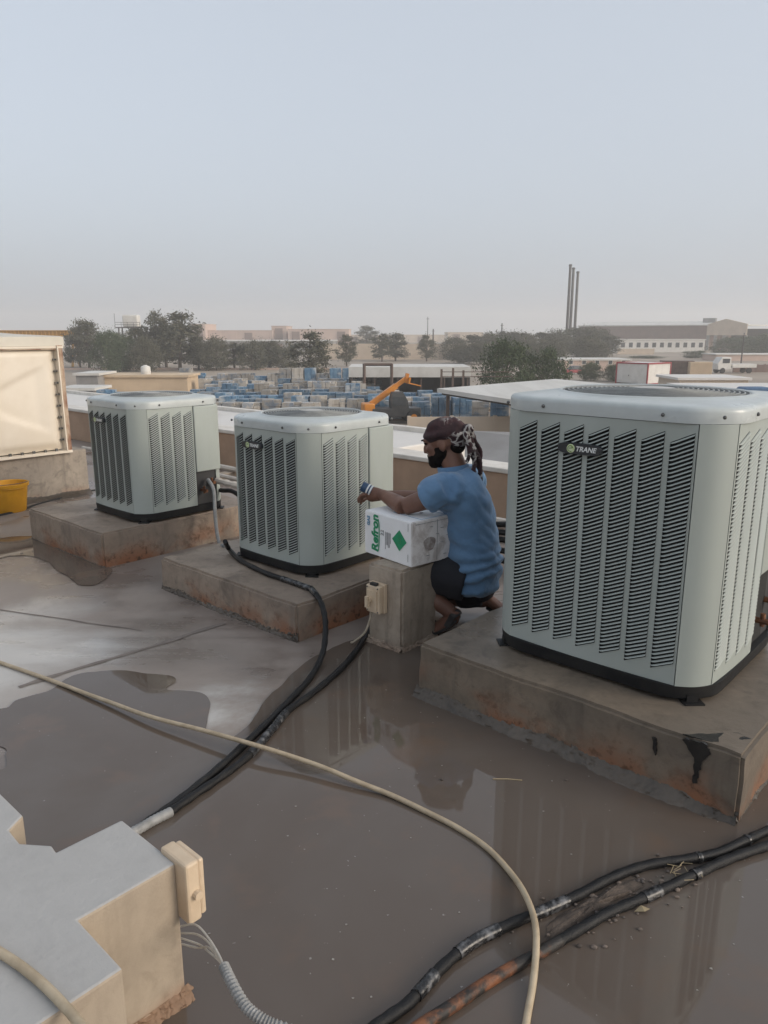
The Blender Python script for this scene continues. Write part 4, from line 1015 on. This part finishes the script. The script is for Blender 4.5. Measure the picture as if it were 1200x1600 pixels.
# --- telehandler
tz = A(603, 660, 55)
tl = thing('telehandler', 'orange telehandler with raised boom among the block pallets', 'forklift', (tz.x+.45, 55, ZG), R(12))
bevel(MB().box((-1.6, -.75, .5), (2.0, .75, 1.15)).obj('chassis', M['machine_dark'], tl), .06)
bevel(MB().box((-2.2, -.7, .7), (-1.4, .7, 1.5)).obj('counterweight', M['machine_orange'], tl), .08)
cbm = MB().loft([[(-.2, -.75, 1.1), (1.1, -.75, 1.1), (1.1, .05, 1.1), (-.2, .05, 1.1)], [(-.25, -.75, 1.7), (1.0, -.75, 1.7), (1.0, .05, 1.7), (-.25, .05, 1.7)], [(-.1, -.68, 2.3), (.65, -.68, 2.3), (.65, 0, 2.3), (-.1, 0, 2.3)]])
cbo = cbm.obj('cab', M['machine_dark'], tl); MB().box((-.1, -.772, 1.3), (.85, -.752, 1.95)).obj('cab_window', M['window'], cbo)
bo = MB(); Mx = Matrix.Translation((-1.7, .3, 1.25)) @ Matrix.Rotation(R(-35), 4, 'Y')
bo.box((-.1, -.2, -.2), (2.5, .2, .2), Mx); bo.obj('boom', M['machine_orange'], tl); 
b2 = MB(); b2.box((2.5, -.14, -.15), (3.5, .14, .15), Mx); bo2 = b2.obj('boom_extension', M['machine_orange'], tl)
Mx2 = Mx @ Matrix.Translation((3.45, 0, 0)) @ Matrix.Rotation(R(48), 4, 'Y')
hd_ = MB(); hd_.box((-.1, -.2, -.35), (.12, .2, .35), Mx2); hd_.box((.1, -.6, -.35), (.2, .6, .1), Mx2); hd_.box((.2, -.45, -.35), (1.1, -.3, -.28), Mx2); hd_.box((.2, .3, -.35), (1.1, .45, -.28), Mx2)
hd_.obj('fork_carriage', M['machine_orange'], tl)
for x in (-1.2, 1.4):
    for y in (-.85, .85):
        wt = MB().tube([(x, y-.18, .5), (x, y+.18, .5)], .5, 20).obj('wheel', M['tyre'], tl, smooth=True); MB().tube([(x, y-.2, .5), (x, y+.2, .5)], .24, 14).obj('rim', M['machine_orange'], wt, smooth=True)
# --- open shed with pipe gantry
a = A(545, 573, 79); b_ = A(735, 576, 79)
sh = thing('open_shed', 'open fronted shed with pale fascia and dark inside behind the pallets', 'shed', ((a.x+b_.x)/2, 79, ZG)); w = b_.x-a.x
bg_box('roof', M['pale_roof'], sh, (-w/2, -.4, a.z-ZG-.12), (w/2, 7, a.z-ZG)); bg_box('fascia', M['pale_roof'], sh, (-w/2, -.5, a.z-ZG-1.05), (w/2, -.4, a.z-ZG-.02))
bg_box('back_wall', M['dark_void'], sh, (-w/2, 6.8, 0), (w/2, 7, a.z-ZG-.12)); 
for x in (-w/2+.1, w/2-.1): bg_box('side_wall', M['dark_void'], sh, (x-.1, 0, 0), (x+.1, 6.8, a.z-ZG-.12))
for i in range(6): bg_box('post', M['brown_steel'], sh, (-w/2+.3+i*(w-.6)/5-.06, -.35, 0), (-w/2+.3+i*(w-.6)/5+.06, -.23, a.z-ZG-.5))
a = A(569, 568, 76); b_ = A(612, 570, 76)
gy = thing('pipe_gantry', 'brown steel pipe gantry standing before the open shed', 'gantry', ((a.x+b_.x)/2, 76, ZG)); w = (b_.x-a.x)/2; h = a.z-ZG
for x in (-w, w): MB().tube([(x, 0, 0), (x, 0, h)], .16, 10).obj('post', M['brown_steel'], gy, smooth=True)
MB().tube([(-w, 0, h-.1), (w, 0, h-.1)], .15, 10).obj('crossbar', M['brown_steel'], gy, smooth=True)
# --- broad canopy roof
cz = -2.0; P = [G(683, 607, cz)]; e1 = (G(812, 626, cz)-P[0])*1.9; e2 = G(868, 592, cz)-P[0]; P += [P[0]+e1, P[0]+e1+e2, P[0]+e2]
cn = thing('canopy', 'wide flat pale canopy roof beyond the tallest unit', 'canopy', (P[0].x, P[0].y, ZG))
ql = [(p.x-P[0].x, p.y-P[0].y) for p in P]
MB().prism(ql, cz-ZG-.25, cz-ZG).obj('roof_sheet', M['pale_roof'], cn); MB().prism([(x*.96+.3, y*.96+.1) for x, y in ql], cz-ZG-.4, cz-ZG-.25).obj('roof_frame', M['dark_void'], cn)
for x, y in [((ql[2][0]/2)+(x-ql[2][0]/2)*.92, (ql[2][1]/2)+(y-ql[2][1]/2)*.92) for x, y in ql]: bg_box('post', M['brown_steel'], cn, (x-.1, y-.1, 0), (x+.1, y+.1, cz-ZG-.4))
# post and sheet lean-to near the canopy
a = A(708, 575, 66); ps = thing('scaffold_frame', 'thin dark post frame standing left of the canopy', 'frame', (a.x, 66, ZG))
for x, h in ((0, a.z-ZG), (.9, a.z-ZG-.2), (-1.0, a.z-ZG-.1)): bg_box('post', M['brown_steel'], ps, (x-.09, -.09, 0), (x+.09, .09, h))
for z in (.3, .7): bg_box('rail', M['brown_steel'], ps, (-1.0, -.05, a.z-ZG-z-.06), (5.2, .05, a.z-ZG-z))
# --- yard wall, low grey shed below us
a = A(640, 652, 43); b_ = A(860, 640, 43)
yw = thing('yard_wall', 'beige panelled yard wall in front of the block pallets', 'wall', (a.x, 43, ZG), R(4)); w = 10.
for i in range(4): bg_box('panel', M['far_wall'], yw, (i*2.5, 0, 0), (i*2.5+2.46, .18, a.z-ZG)); 
for i in range(5): bg_box('pilaster', M['far_wall'], yw, (i*2.5-.12, -.06, 0), (i*2.5+.08, .24, a.z-ZG+.06))
sp = [(-6.75, 9.6), (-3.2, 9.6), (-3.2, 14.5), (-6.75, 14.5)]
ls = thing('low_shed', 'low grey sheet-roofed shed just past the parapet behind the man', 'shed', W(-4.2, 8.2, ZG), ROT)
zr = -.25 - ZG
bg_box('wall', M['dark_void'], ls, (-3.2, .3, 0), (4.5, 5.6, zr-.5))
rfm = MB(); rfm.add([(-3.4, 0, zr-.55), (4.8, 0, zr-.55), (4.8, 2.4, zr+.05), (-3.4, 2.4, zr+.05), (-3.4, 5.9, zr-.35), (4.8, 5.9, zr-.35)], [(0, 1, 2, 3), (3, 2, 5, 4)])
o = rfm.obj('roof_sheets', M['grey_sheet'], ls); o.modifiers.new('s', 'SOLIDIFY').thickness = .06
# --- cream hut with white tank; grey huts on the far left
building('yard_hut', 'small tan hut with flat roof behind the yard pallets', 152, 292, 586, 84, 5, wall='tan_wall')
building('low_hut', 'low grey-roofed hut next to the tan hut', 118, 152, 583, 82, 5, wall='grey_sheet', roof='pale_roof')
bg_o = building('awning_hut', 'low pale-roofed hut beside the cream tank', 90, 145, 606, 70, 4, wall='grey_sheet', roof='pale_roof')
a = A(225, 572, 85.5); wt = thing('roof_tank', 'white plastic water tank on the tan hut roof', 'water tank', (a.x, 86, A(225, 586, 86).z - .1))
MB().lathe([(.5, 0), (.53, .3), (.53, .95), (.45, 1.08), (.2, 1.16), (.19, 1.22), (.02, 1.22)], 20).obj('tank_body', M['white_paint'], wt, smooth=True); MB().lathe([(.56, .45), (.56, .55)], 20).obj('band', M['white_paint'], wt, smooth=True)
# --- long boundary walls
def longwall(label, px0, px1, ytop, Y, mat, step=4., rot=0.):
    a = A(px0, ytop, Y); b_ = A(px1, ytop, Y); t = thing('boundary_wall', label, 'wall', (a.x, Y, ZG), rot); n = max(2, int((b_.x-a.x)/step)); s_ = (b_.x-a.x)/n
    for i in range(n): bg_box('panel', M[mat], t, (i*s_+.15, 0, 0), ((i+1)*s_-.15, .2, a.z-ZG))
    for i in range(n+1): bg_box('post', M[mat], t, (i*s_-.16, -.05, 0), (i*s_+.16, .25, a.z-ZG+.08))
longwall('long beige wall behind the dusty trees', 60, 545, 575, 136, 'pink_wall')
longwall('dark brown block wall along the back of the pallet yard', 290, 560, 591, 97, 'brown_steel')
longwall('tall cream compound wall behind the open shed', 505, 770, 537, 190, 'far_wall', 8)
# --- far buildings
far = [('pink_block', 'long low pinkish warehouse on the skyline behind the tall dusty trees', 302, 425, 516, 380, 'pink_wall'), ('pink_block', 'pinkish parapet block in the middle of the far skyline', 424, 447, 509, 385, 'pink_wall'),
       ('pink_block', 'far pinkish building with darker cladding beside the compound wall', 450, 545, 514, 370, 'pink_wall'), ('grey_shed', 'long low grey roofed shed before the pinkish skyline', 310, 520, 532, 260, 'grey_sheet'),
       ('cream_block', 'faint cream block far off past the compound wall', 700, 755, 519, 450, 'far_wall'), ('far_block', 'faint grey block far off left of the chimneys', 755, 830, 521, 480, 'grey_sheet'),
       ('stair_tower', 'square pinkish stair tower rising behind the tall dusty trees', 300, 320, 506, 375, 'pink_wall'), ('far_block', 'low faint building far behind the single mast', 545, 700, 523, 520, 'far_wall'), ('far_block', 'low faint building at the skyline beside the yellow girder', 100, 300, 521, 420, 'grey_sheet')]
for nm, lb, x0, x1, yt, Y, wl in far:
    t = building(nm, lb, x0, x1, yt, Y, 25, wall=wl, roof='pale_roof' if 'shed' in nm else None)
    w = A(x1, yt, Y).x - A(x0, yt, Y).x; h = A(x0, yt, Y).z - ZG; n = max(1, int(w/7))
    for i in range(n):
        x = -w/2 + w*(i+.5)/n; bg_box('bay', M['maroon_cladding' if i % 3 == 0 else wl], t, (x-1.9, -.35, .2), (x+1.9, .02, h-1.2))
# --- big warehouse on the right with open gable bay
a = A(905, 507, 330); b_ = A(1106, 505, 290)
dv = Vector((b_.x-a.x, b_.y-a.y, 0)); ln = dv.length; an = math.atan2(dv.y, dv.x); hW = b_.z - ZG
wh = thing('warehouse', 'large warehouse with brownish cladding and an open gable bay', 'warehouse', (a.x, a.y, ZG), an)
bg_box('side_wall', M['maroon_cladding'], wh, (0, 0, 0), (ln, 30, hW-.9)); bg_box('eaves', M['pale_roof'], wh, (-.3, -.4, hW-.9), (ln+.3, 30.4, hW-.5))
MB().add([(-.3, -.4, hW-.5), (ln, -.4, hW-.5), (ln, 15, hW+1.0), (-.3, 15, hW+1.0), (ln, 30.4, hW-.5), (-.3, 30.4, hW-.5)], [(0, 1, 2, 3), (3, 2, 4, 5)]).obj('roof_sheets', M['pale_roof'], wh)
gw = 14.6
bg_box('gable_fascia', M['far_wall'], wh, (ln, -.2, hW-4.4), (ln+gw, .2, hW-.4)); MB().add([(ln, 0, hW-.4), (ln+gw, 0, hW-.4), (ln+gw*.45, 0, hW+1.5), (ln, 1, hW-.4), (ln+gw, 1, hW-.4), (ln+gw*.45, 1, hW+1.5)], [(0, 1, 2), (5, 4, 3), (0, 2, 5, 3), (2, 1, 4, 5), (0, 3, 4, 1)]).obj('gable_peak', M['far_wall'], wh)
for x in (.4, 3.2, 6.5, gw-.4): bg_box('column', M['grey_sheet'], wh, (ln+x-.5, 0, 0), (ln+x+.5, .8, hW-4.4))
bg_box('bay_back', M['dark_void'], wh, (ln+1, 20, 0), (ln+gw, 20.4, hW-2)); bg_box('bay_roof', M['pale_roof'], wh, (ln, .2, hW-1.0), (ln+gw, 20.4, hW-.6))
MB().box((ln*.9, 8, hW), (ln*.9+5, 9, hW+2)).obj('roof_vent', M['grey_sheet'], wh)
building('office_row', 'long white office row with a line of dark windows before the warehouse', 968, 1102, 530, 262, 10, wall='white_paint', roof='pale_roof', win=(11, 1.6, 1.3, 1.6))
longwall('pale concrete hoarding below the white office row', 966, 1022, 545, 235, 'far_wall', 1.6)
building('long_store', 'long low pinkish store beyond the canopy', 882, 985, 561, 132, 8, wall='pink_wall', roof='pale_roof', win=(5, 1.2, .6, .6))
# --- containers, portable cabin, truck on the right
def container(name, label, x0, x1, yt, Y, depth, rot, mat, trim=None, cat='container'):
    a, b_ = A(x0, yt, Y), A(x1, yt, Y); w = (b_-a).length; h = a.z-ZG
    t = thing(name, label, cat, ((a.x+b_.x)/2, Y, ZG), rot)
    n = int(w/.3); mb = MB()
    mb.box((-w/2, 0, .12), (w/2, depth, h)); bo = mb.obj('shell', M[mat], t)
    for i in range(n): bg_box('rib', M[mat], bo, (-w/2+w*(i+.25)/n, -.035, .3), (-w/2+w*(i+.75)/n, .01, h-.2)) if not trim else None
    if trim:
        for x in (-w/2, w/2):
            for y in (0, depth): bg_box('corner_trim', M[trim], t, (x-.08, y-.08, 0), (x+.08, y+.08, h+.05))
        for y in (0, depth):
            bg_box('top_trim', M[trim], t, (-w/2+.08, y-.075, h-.14), (w/2-.08, y+.075, h+.04)); bg_box('bottom_trim', M[trim], t, (-w/2+.08, y-.075, 0), (w/2-.08, y+.075, .16))
        for x in (-w/2, w/2): bg_box('top_trim', M[trim], t, (x-.075, .08, h-.14), (x+.075, depth-.08, h+.04))
        d_ = bg_box('door', M['pale_roof'], t, (-w/2-.03, depth*.55, .15), (-w/2+.02, depth*.8, 2.1)); bg_box('door_handle', M['machine_dark'], d_, (-w/2-.06, depth*.58, 1.0), (-w/2-.03, depth*.60, 1.15))
    return t
container('portable_cabin', 'white portable cabin with red corner trim beyond the tallest unit', 1000, 1062, 567, 98, 4.6, R(38), 'white_paint', 'red_trim', 'cabin')
container('shipping_container', 'brown ribbed container behind the portable cabin', 1035, 1084, 564, 118, 2.5, R(-14), 'brown_steel')
container('shipping_container', 'tan ribbed container standing next to the brown one', 1080, 1113, 566, 116, 2.5, R(-8), 'tan_wall')
a = A(1118, 566, 125)
tr = thing('truck', 'small white truck parked by the dark fence', 'truck', (a.x+1.5, 125, ZG), R(6)); 
bevel(MB().loft([[(-1.6, -1, .6), (.6, -1, .6), (.6, 1, .6), (-1.6, 1, .6)], [(-1.7, -1, 1.6), (.6, -1, 1.6), (.6, 1, 1.6), (-1.7, 1, 1.6)], [(-1.0, -.95, 2.6), (.55, -.95, 2.6), (.55, .95, 2.6), (-1.0, .95, 2.6)]]).obj('cab', M['white_paint'], tr), .06)
MB().box((-.9, -1.03, 1.65), (.3, -.98, 2.35)).obj('side_window', M['window'], tr); bevel(MB().box((.8, -1.05, .9), (5.0, 1.05, 1.5)).obj('load_bed', M['white_paint'], tr), .04)
for x in (-.8, 3.8):
    for y in (-.9, .9): MB().tube([(x, y-.14, .45), (x, y+.14, .45)], .45, 16).obj('wheel', M['tyre'], tr, smooth=True)
longwall('dark slatted fence on the far right beside the truck', 1148, 1290, 570, 128, 'maroon_cladding', 1.2)
building('low_roof_building', 'low flat cream building right of the portable cabin', 1062, 1170, 590, 78, 6, wall='far_wall', roof='white_roof'); building('low_roof_building', 'nearer pale flat roof behind the tallest unit', 1090, 1300, 606, 62, 6, wall='far_wall', roof='white_roof')
building('side_store', 'pinkish store beyond the dark fence', 1120, 1300, 553, 180, 8, wall='pink_wall', roof='pale_roof')
a = A(1178, 610, 57); bl_ = thing('parked_car', 'dark blue car roofs seen beyond the pale flat roof', 'car', (a.x+1, 59, ZG + 1.6)); bevel(MB().loft([[(-1.6, -.8, 0), (1.6, -.8, 0), (1.6, .8, 0), (-1.6, .8, 0)], [(-1.0, -.7, .75), (.9, -.7, .75), (.9, .7, .75), (-1.0, .7, .75)]]).obj('roof', M['blue_tarp'], bl_), .1); MB().box((-1.8, -.9, -1.6), (1.8, .9, 0)).obj('body', M['blue_tarp'], bl_)
a = A(898, 582, 120); rc = thing('parked_car', 'small red car parked before the long pinkish store', 'car', (a.x, 120, ZG), R(15)); bevel(MB().box((-1.9, -.8, .35), (1.9, .8, .85)).obj('body', M['red_trim'], rc), .15); bevel(MB().loft([[(-1.1, -.75, .85), (1.2, -.75, .85), (1.2, .75, .85), (-1.1, .75, .85)], [(-.6, -.6, 1.4), (.7, -.6, 1.4), (.7, .6, 1.4), (-.6, .6, 1.4)]]).obj('cabin', M['window'], rc), .08)
for x in (-1.15, 1.15):
    for y in (-.75, .75): MB().tube([(x, y-.1, .32), (x, y+.1, .32)], .32, 14).obj('wheel', M['tyre'], rc, smooth=True)
# --- chimneys, masts, crane girder, elevated tank
for k, (xp, yt, Y, lb) in enumerate(((884.5, 413, 250, 'tallest slim dark steel chimney on the skyline'), (889.5, 418, 253, 'slim dark chimney standing between the other two'), (896.5, 424, 256, 'shortest slim dark chimney, slightly apart from the pair'))):
    b0 = A(xp, 540, Y); top = A(xp+4, yt, Y).z; t = thing('chimney', lb, 'chimney', (b0.x, Y, ZG), 0, 'factory chimneys')
    MB().lathe([(.52, 0), (.46, (top-ZG)*.5), (.42, top-ZG)], 14).obj('stack', M['chimney'], t, smooth=True, sharp=50); MB().lathe([(.55, top-ZG-.5), (.55, top-ZG-.1)], 14).obj('rim', M['chimney'], t, smooth=True, sharp=50); MB().box((-.9, -.9, 0), (.9, .9, 1.2)).obj('footing', M['far_wall'], t)
for xp, yt, Y, r_, lb in ((668.5, 495, 210, .1, 'thin tall mast rising over the compound wall'), (677, 514, 210, .22, 'short dark post beside the thin tall mast'), (784.5, 505, 200, .2, 'dark pole standing among the dusty trees left of the chimneys'), (1163, 520, 150, .12, 'slender lamp pole beside the warehouse bay')):
    t = A(xp, yt, Y); p = thing('mast', lb, 'pole', (t.x, Y, ZG)); MB().lathe([(r_*1.4, 0), (r_, (t.z-ZG)*.6), (r_*.7, t.z-ZG)], 8).obj('shaft', M['pole'], p, smooth=True); MB().box((-.4, -.06, t.z-ZG-.6), (.4, .06, t.z-ZG-.5)).obj('cross_arm', M['pole'], p)
a = A(-30, 516, 150); b_ = A(118, 515, 150)
cg = thing('crane_girder', 'long yellow gantry crane girder behind the cream tank', 'crane', (a.x, 150, ZG)); L_ = b_.x-a.x; z_ = a.z-ZG
bg_box('top_flange', M['crane_yellow'], cg, (0, -.4, z_-.15), (L_, .4, z_)); bg_box('bottom_flange', M['crane_yellow'], cg, (0, -.4, z_-1.2), (L_, .4, z_-1.05)); bg_box('web', M['crane_yellow'], cg, (0, -.15, z_-1.05), (L_, .15, z_-.15))
for i in range(26): bg_box('stiffener', M['crane_yellow'], cg, (i*L_/25-.08, -.35, z_-1.05), (i*L_/25+.08, -.15, z_-.15))
for x in (.5, L_-.5):
    for y in (-1, 1): MB().tube([(x, y*1.8, 0), (x, y*.3, z_-1.2)], .25, 8).obj('leg', M['crane_yellow'], cg)
a = A(203, 511, 190); et = thing('elevated_tank', 'cream tank on a raised steel platform above the trees', 'water tank', (a.x, 190, ZG)); z_ = a.z-ZG
for x in (-2.6, 2.6):
    for y in (-1.4, 1.4): MB().tube([(x, y, 0), (x*.9, y*.9, z_)], .18, 8).obj('leg', M['pole'], et)
bg_box('platform', M['pole'], et, (-3, -1.8, z_-.25), (3, 1.8, z_)); 
for z in (.6, 1.1): MB().tube([(-3, -1.8, z_+z), (3, -1.8, z_+z)], .05, 6).obj('handrail', M['pole'], et)
for i in range(5): MB().tube([(-3+i*1.5, -1.8, z_), (-3+i*1.5, -1.8, z_+1.2 + (2 if i == 0 else 0))], .05, 6).obj('railing_post', M['pole'], et)
bevel(MB().box((-1.4, -1.2, z_), (2.4, 1.2, z_+2.9)).obj('tank_body', M['white_paint'], et), .3)
# --- trees
def tree_mesh(seed, h, w, leafn, ls, kind):
    """returns (trunk, crown) meshes; crown of small leaf faces clustered round limb ends"""
    rnd = random.Random(seed); tb = MB(); trunk_h = h*(.22 if kind == 'tall' else .12)
    lean = rnd.uniform(-.04, .04)*h
    tb.tube([(0, 0, -.1), (lean*.2, 0, trunk_h), (lean*.6, 0, h*.5), (lean, .0, h*.86)], [h*.022, h*.018, h*.012, h*.004], 7)
    vs = []; fs = []; nc = 60 if kind == 'tall' else 80
    cl = []
    for k in range(nc):
        z = rnd.uniform(.16 if kind == 'tall' else .08, .97)
        prof = (math.sin(math.pi*min(1, (z-.02)**.8))**.6) if kind == 'tall' else math.sin(math.pi*(z*.88+.1))**.55
        a = rnd.uniform(0, math.tau); r_ = w*.5*prof*math.sqrt(rnd.uniform(.08, 1))*rnd.uniform(.75, 1.1)
        c_ = Vector((math.cos(a)*r_ + lean*z, math.sin(a)*r_, z*h)); cl.append((c_, rnd.uniform(.55, 1.25)))
        if k % 2 == 0:
            b0 = Vector((lean*z*.7, 0, max(trunk_h, z*h*.72))); tb.tube([b0, (b0+c_)/2 + Vector((0, 0, .03*h)), c_], [h*.008, h*.005, h*.002], 5)
    per = leafn//nc
    for c_, sc in cl:
        rr = w*.13*sc
        for i in range(per):
            d_ = Vector((rnd.gauss(0, 1), rnd.gauss(0, 1), rnd.gauss(0, .85)))*rr*.62
            p = c_ + d_; s_ = ls*rnd.uniform(.5, 1.25); n_ = Vector((rnd.gauss(0, 1), rnd.gauss(0, 1), rnd.gauss(0, .8))).normalized(); t_ = n_.orthogonal().normalized(); t_.rotate(Matrix.Rotation(rnd.uniform(0, 6.3), 3, n_)); b_ = n_.cross(t_)
            k = len(vs); vs += [p - t_*s_, p - b_*s_*.42, p + t_*s_, p + b_*s_*.42]; fs.append((k, k+1, k+2, k+3))
    return tb.mesh('trunk', True), MB().add(vs, fs).mesh('crown')
TM = {('tall', i): tree_mesh(100+i, 10, 5.6, 4600, .24, 'tall') for i in range(4)}
TM.update({('bush', i): tree_mesh(200+i, 6, 7.0, 8200, .17, 'bush') for i in range(3)})
for (k, i), (tb, cr) in TM.items(): tb.materials.append(M['bark'])
random.seed(3)
cr_m = {}
def tree(px, ytop, wpx, Y, kind, var, leaf, label, group=None):
    t_ = A(px, ytop, Y); h = t_.z - ZG; w = wpx/FPX*Y
    tb, cr = TM[(kind, var)]
    key = (kind, var, leaf)
    if key not in cr_m: c2 = cr.copy(); c2.materials.clear(); c2.materials.append(M[leaf]); cr_m[key] = c2
    t = thing('tree', label, 'tree', (t_.x, Y, ZG), random.uniform(0, 6.3), group)
    w *= 1.08; hs, ws = (10, 5.6) if kind == 'tall' else (6, 7.0)
    for nm, me in (('trunk', tb if tb.materials else tb), ('crown', cr_m[key])):
        o = bpy.data.objects.new(nm, me); C.objects.link(o); o.parent = t; o.scale = (w/ws, w/ws, h/hs)
    return t
GT, BT = 'leaf_grey', 'leaf_green'
tall = 'tall grey-green dusty tree in the row before the long beige wall'; grp = 'trees along the beige wall'
for (px, yt, w, Y, kd, v, lf, lb) in [
    (133, 499, 48, 142, 'tall', 0, GT, tall), (120, 512, 40, 146, 'tall', 3, GT, tall), (165, 519, 50, 128, 'bush', 0, BT, 'dense dark green tree, lowest of the row beside the cream tank'), (188, 522, 40, 132, 'bush', 1, BT, tall), (212, 513, 52, 138, 'tall', 1, GT, tall), (243, 488, 48, 140, 'tall', 2, GT, tall), (276, 490, 72, 135, 'tall', 3, GT, 'tallest and broadest round-headed dusty tree behind the tan hut'),
    (256, 508, 56, 146, 'tall', 0, GT, tall), (308, 527, 44, 136, 'tall', 1, GT, tall), (336, 530, 50, 134, 'bush', 2, GT, tall), (365, 536, 46, 138, 'tall', 2, GT, tall), (392, 534, 46, 136, 'bush', 0, GT, tall), (420, 532, 50, 140, 'tall', 0, GT, tall), (440, 540, 44, 138, 'bush', 1, GT, tall), (225, 530, 46, 130, 'bush', 2, GT, tall)]:
    tree(px, yt, w, Y, kd, v, lf, lb, grp if lb == tall else None)
tree(481, 520, 66, 104, 'tall', 3, GT, 'bushy dusty tree standing where the brown block wall ends')
gt2 = 'small hazy tree against the cream compound wall'
for (px, yt, w, Y, v) in [(541, 524, 30, 150, 1), (597, 522, 36, 176, 2), (618, 520, 38, 180, 0), (667, 524, 28, 178, 3), (572, 510, 36, 300, 1)]: tree(px, yt, w, Y, 'tall', v, GT, gt2, 'trees by the compound wall')
gt3 = 'hazy grey tree in the mass around the foot of the chimneys'
for (px, yt, w, Y, v) in [(712, 528, 44, 190, 0), (738, 524, 48, 195, 1), (765, 523, 46, 190, 2), (792, 517, 50, 200, 3), (820, 521, 48, 195, 0), (848, 520, 50, 200, 1), (872, 518, 50, 205, 2), (905, 511, 64, 210, 3), (932, 513, 56, 215, 0), (950, 524, 44, 210, 1), (752, 535, 50, 160, 3), (725, 540, 44, 165, 2), (840, 534, 50, 165, 2), (860, 530, 50, 168, 0), (920, 528, 60, 170, 2)]: tree(px, yt, w, Y, 'tall' if v % 2 else 'bush', v % 3, GT, gt3, 'trees at the chimneys')
tree(795, 534, 84, 70, 'bush', 0, BT, 'big leafy green bush tree on the left above the canopy'); tree(850, 545, 74, 72, 'bush', 1, BT, 'rounder green bush tree on the right above the canopy')
tree(925, 568, 36, 105, 'bush', 2, BT, 'small green shrub left of the portable cabin'); tree(960, 570, 34, 104, 'bush', 0, BT, 'green shrub pressed against the portable cabin')
for (px, yt, w, Y, v) in [(1088, 548, 40, 200, 1), (1010, 556, 50, 200, 2), (1145, 528, 60, 230, 0), (1180, 526, 60, 235, 1), (1200, 524, 60, 228, 2), (1230, 522, 60, 232, 0)]: tree(px, yt, w, Y, 'bush', v, BT, 'green tree near the open bay of the warehouse', 'trees by the warehouse')

# ------------------------------------------------------------------ dusty air
hz_m = bpy.data.materials.new('dusty_air'); hz_m.use_nodes = True; t = hz_m.node_tree; t.nodes.clear()
pv = t.nodes.new('ShaderNodeVolumePrincipled'); pv.inputs['Color'].default_value = (.97, .955, .935, 1); pv.inputs['Density'].default_value = .0011; pv.inputs['Anisotropy'].default_value = .2
mo = t.nodes.new('ShaderNodeOutputMaterial'); t.links.new(pv.outputs[0], mo.inputs['Volume'])
hzo = MB().box((-1600, -1600, -6.2), (1600, 1600, 40)).obj('haze', hz_m); setp(hzo, kind='stuff')
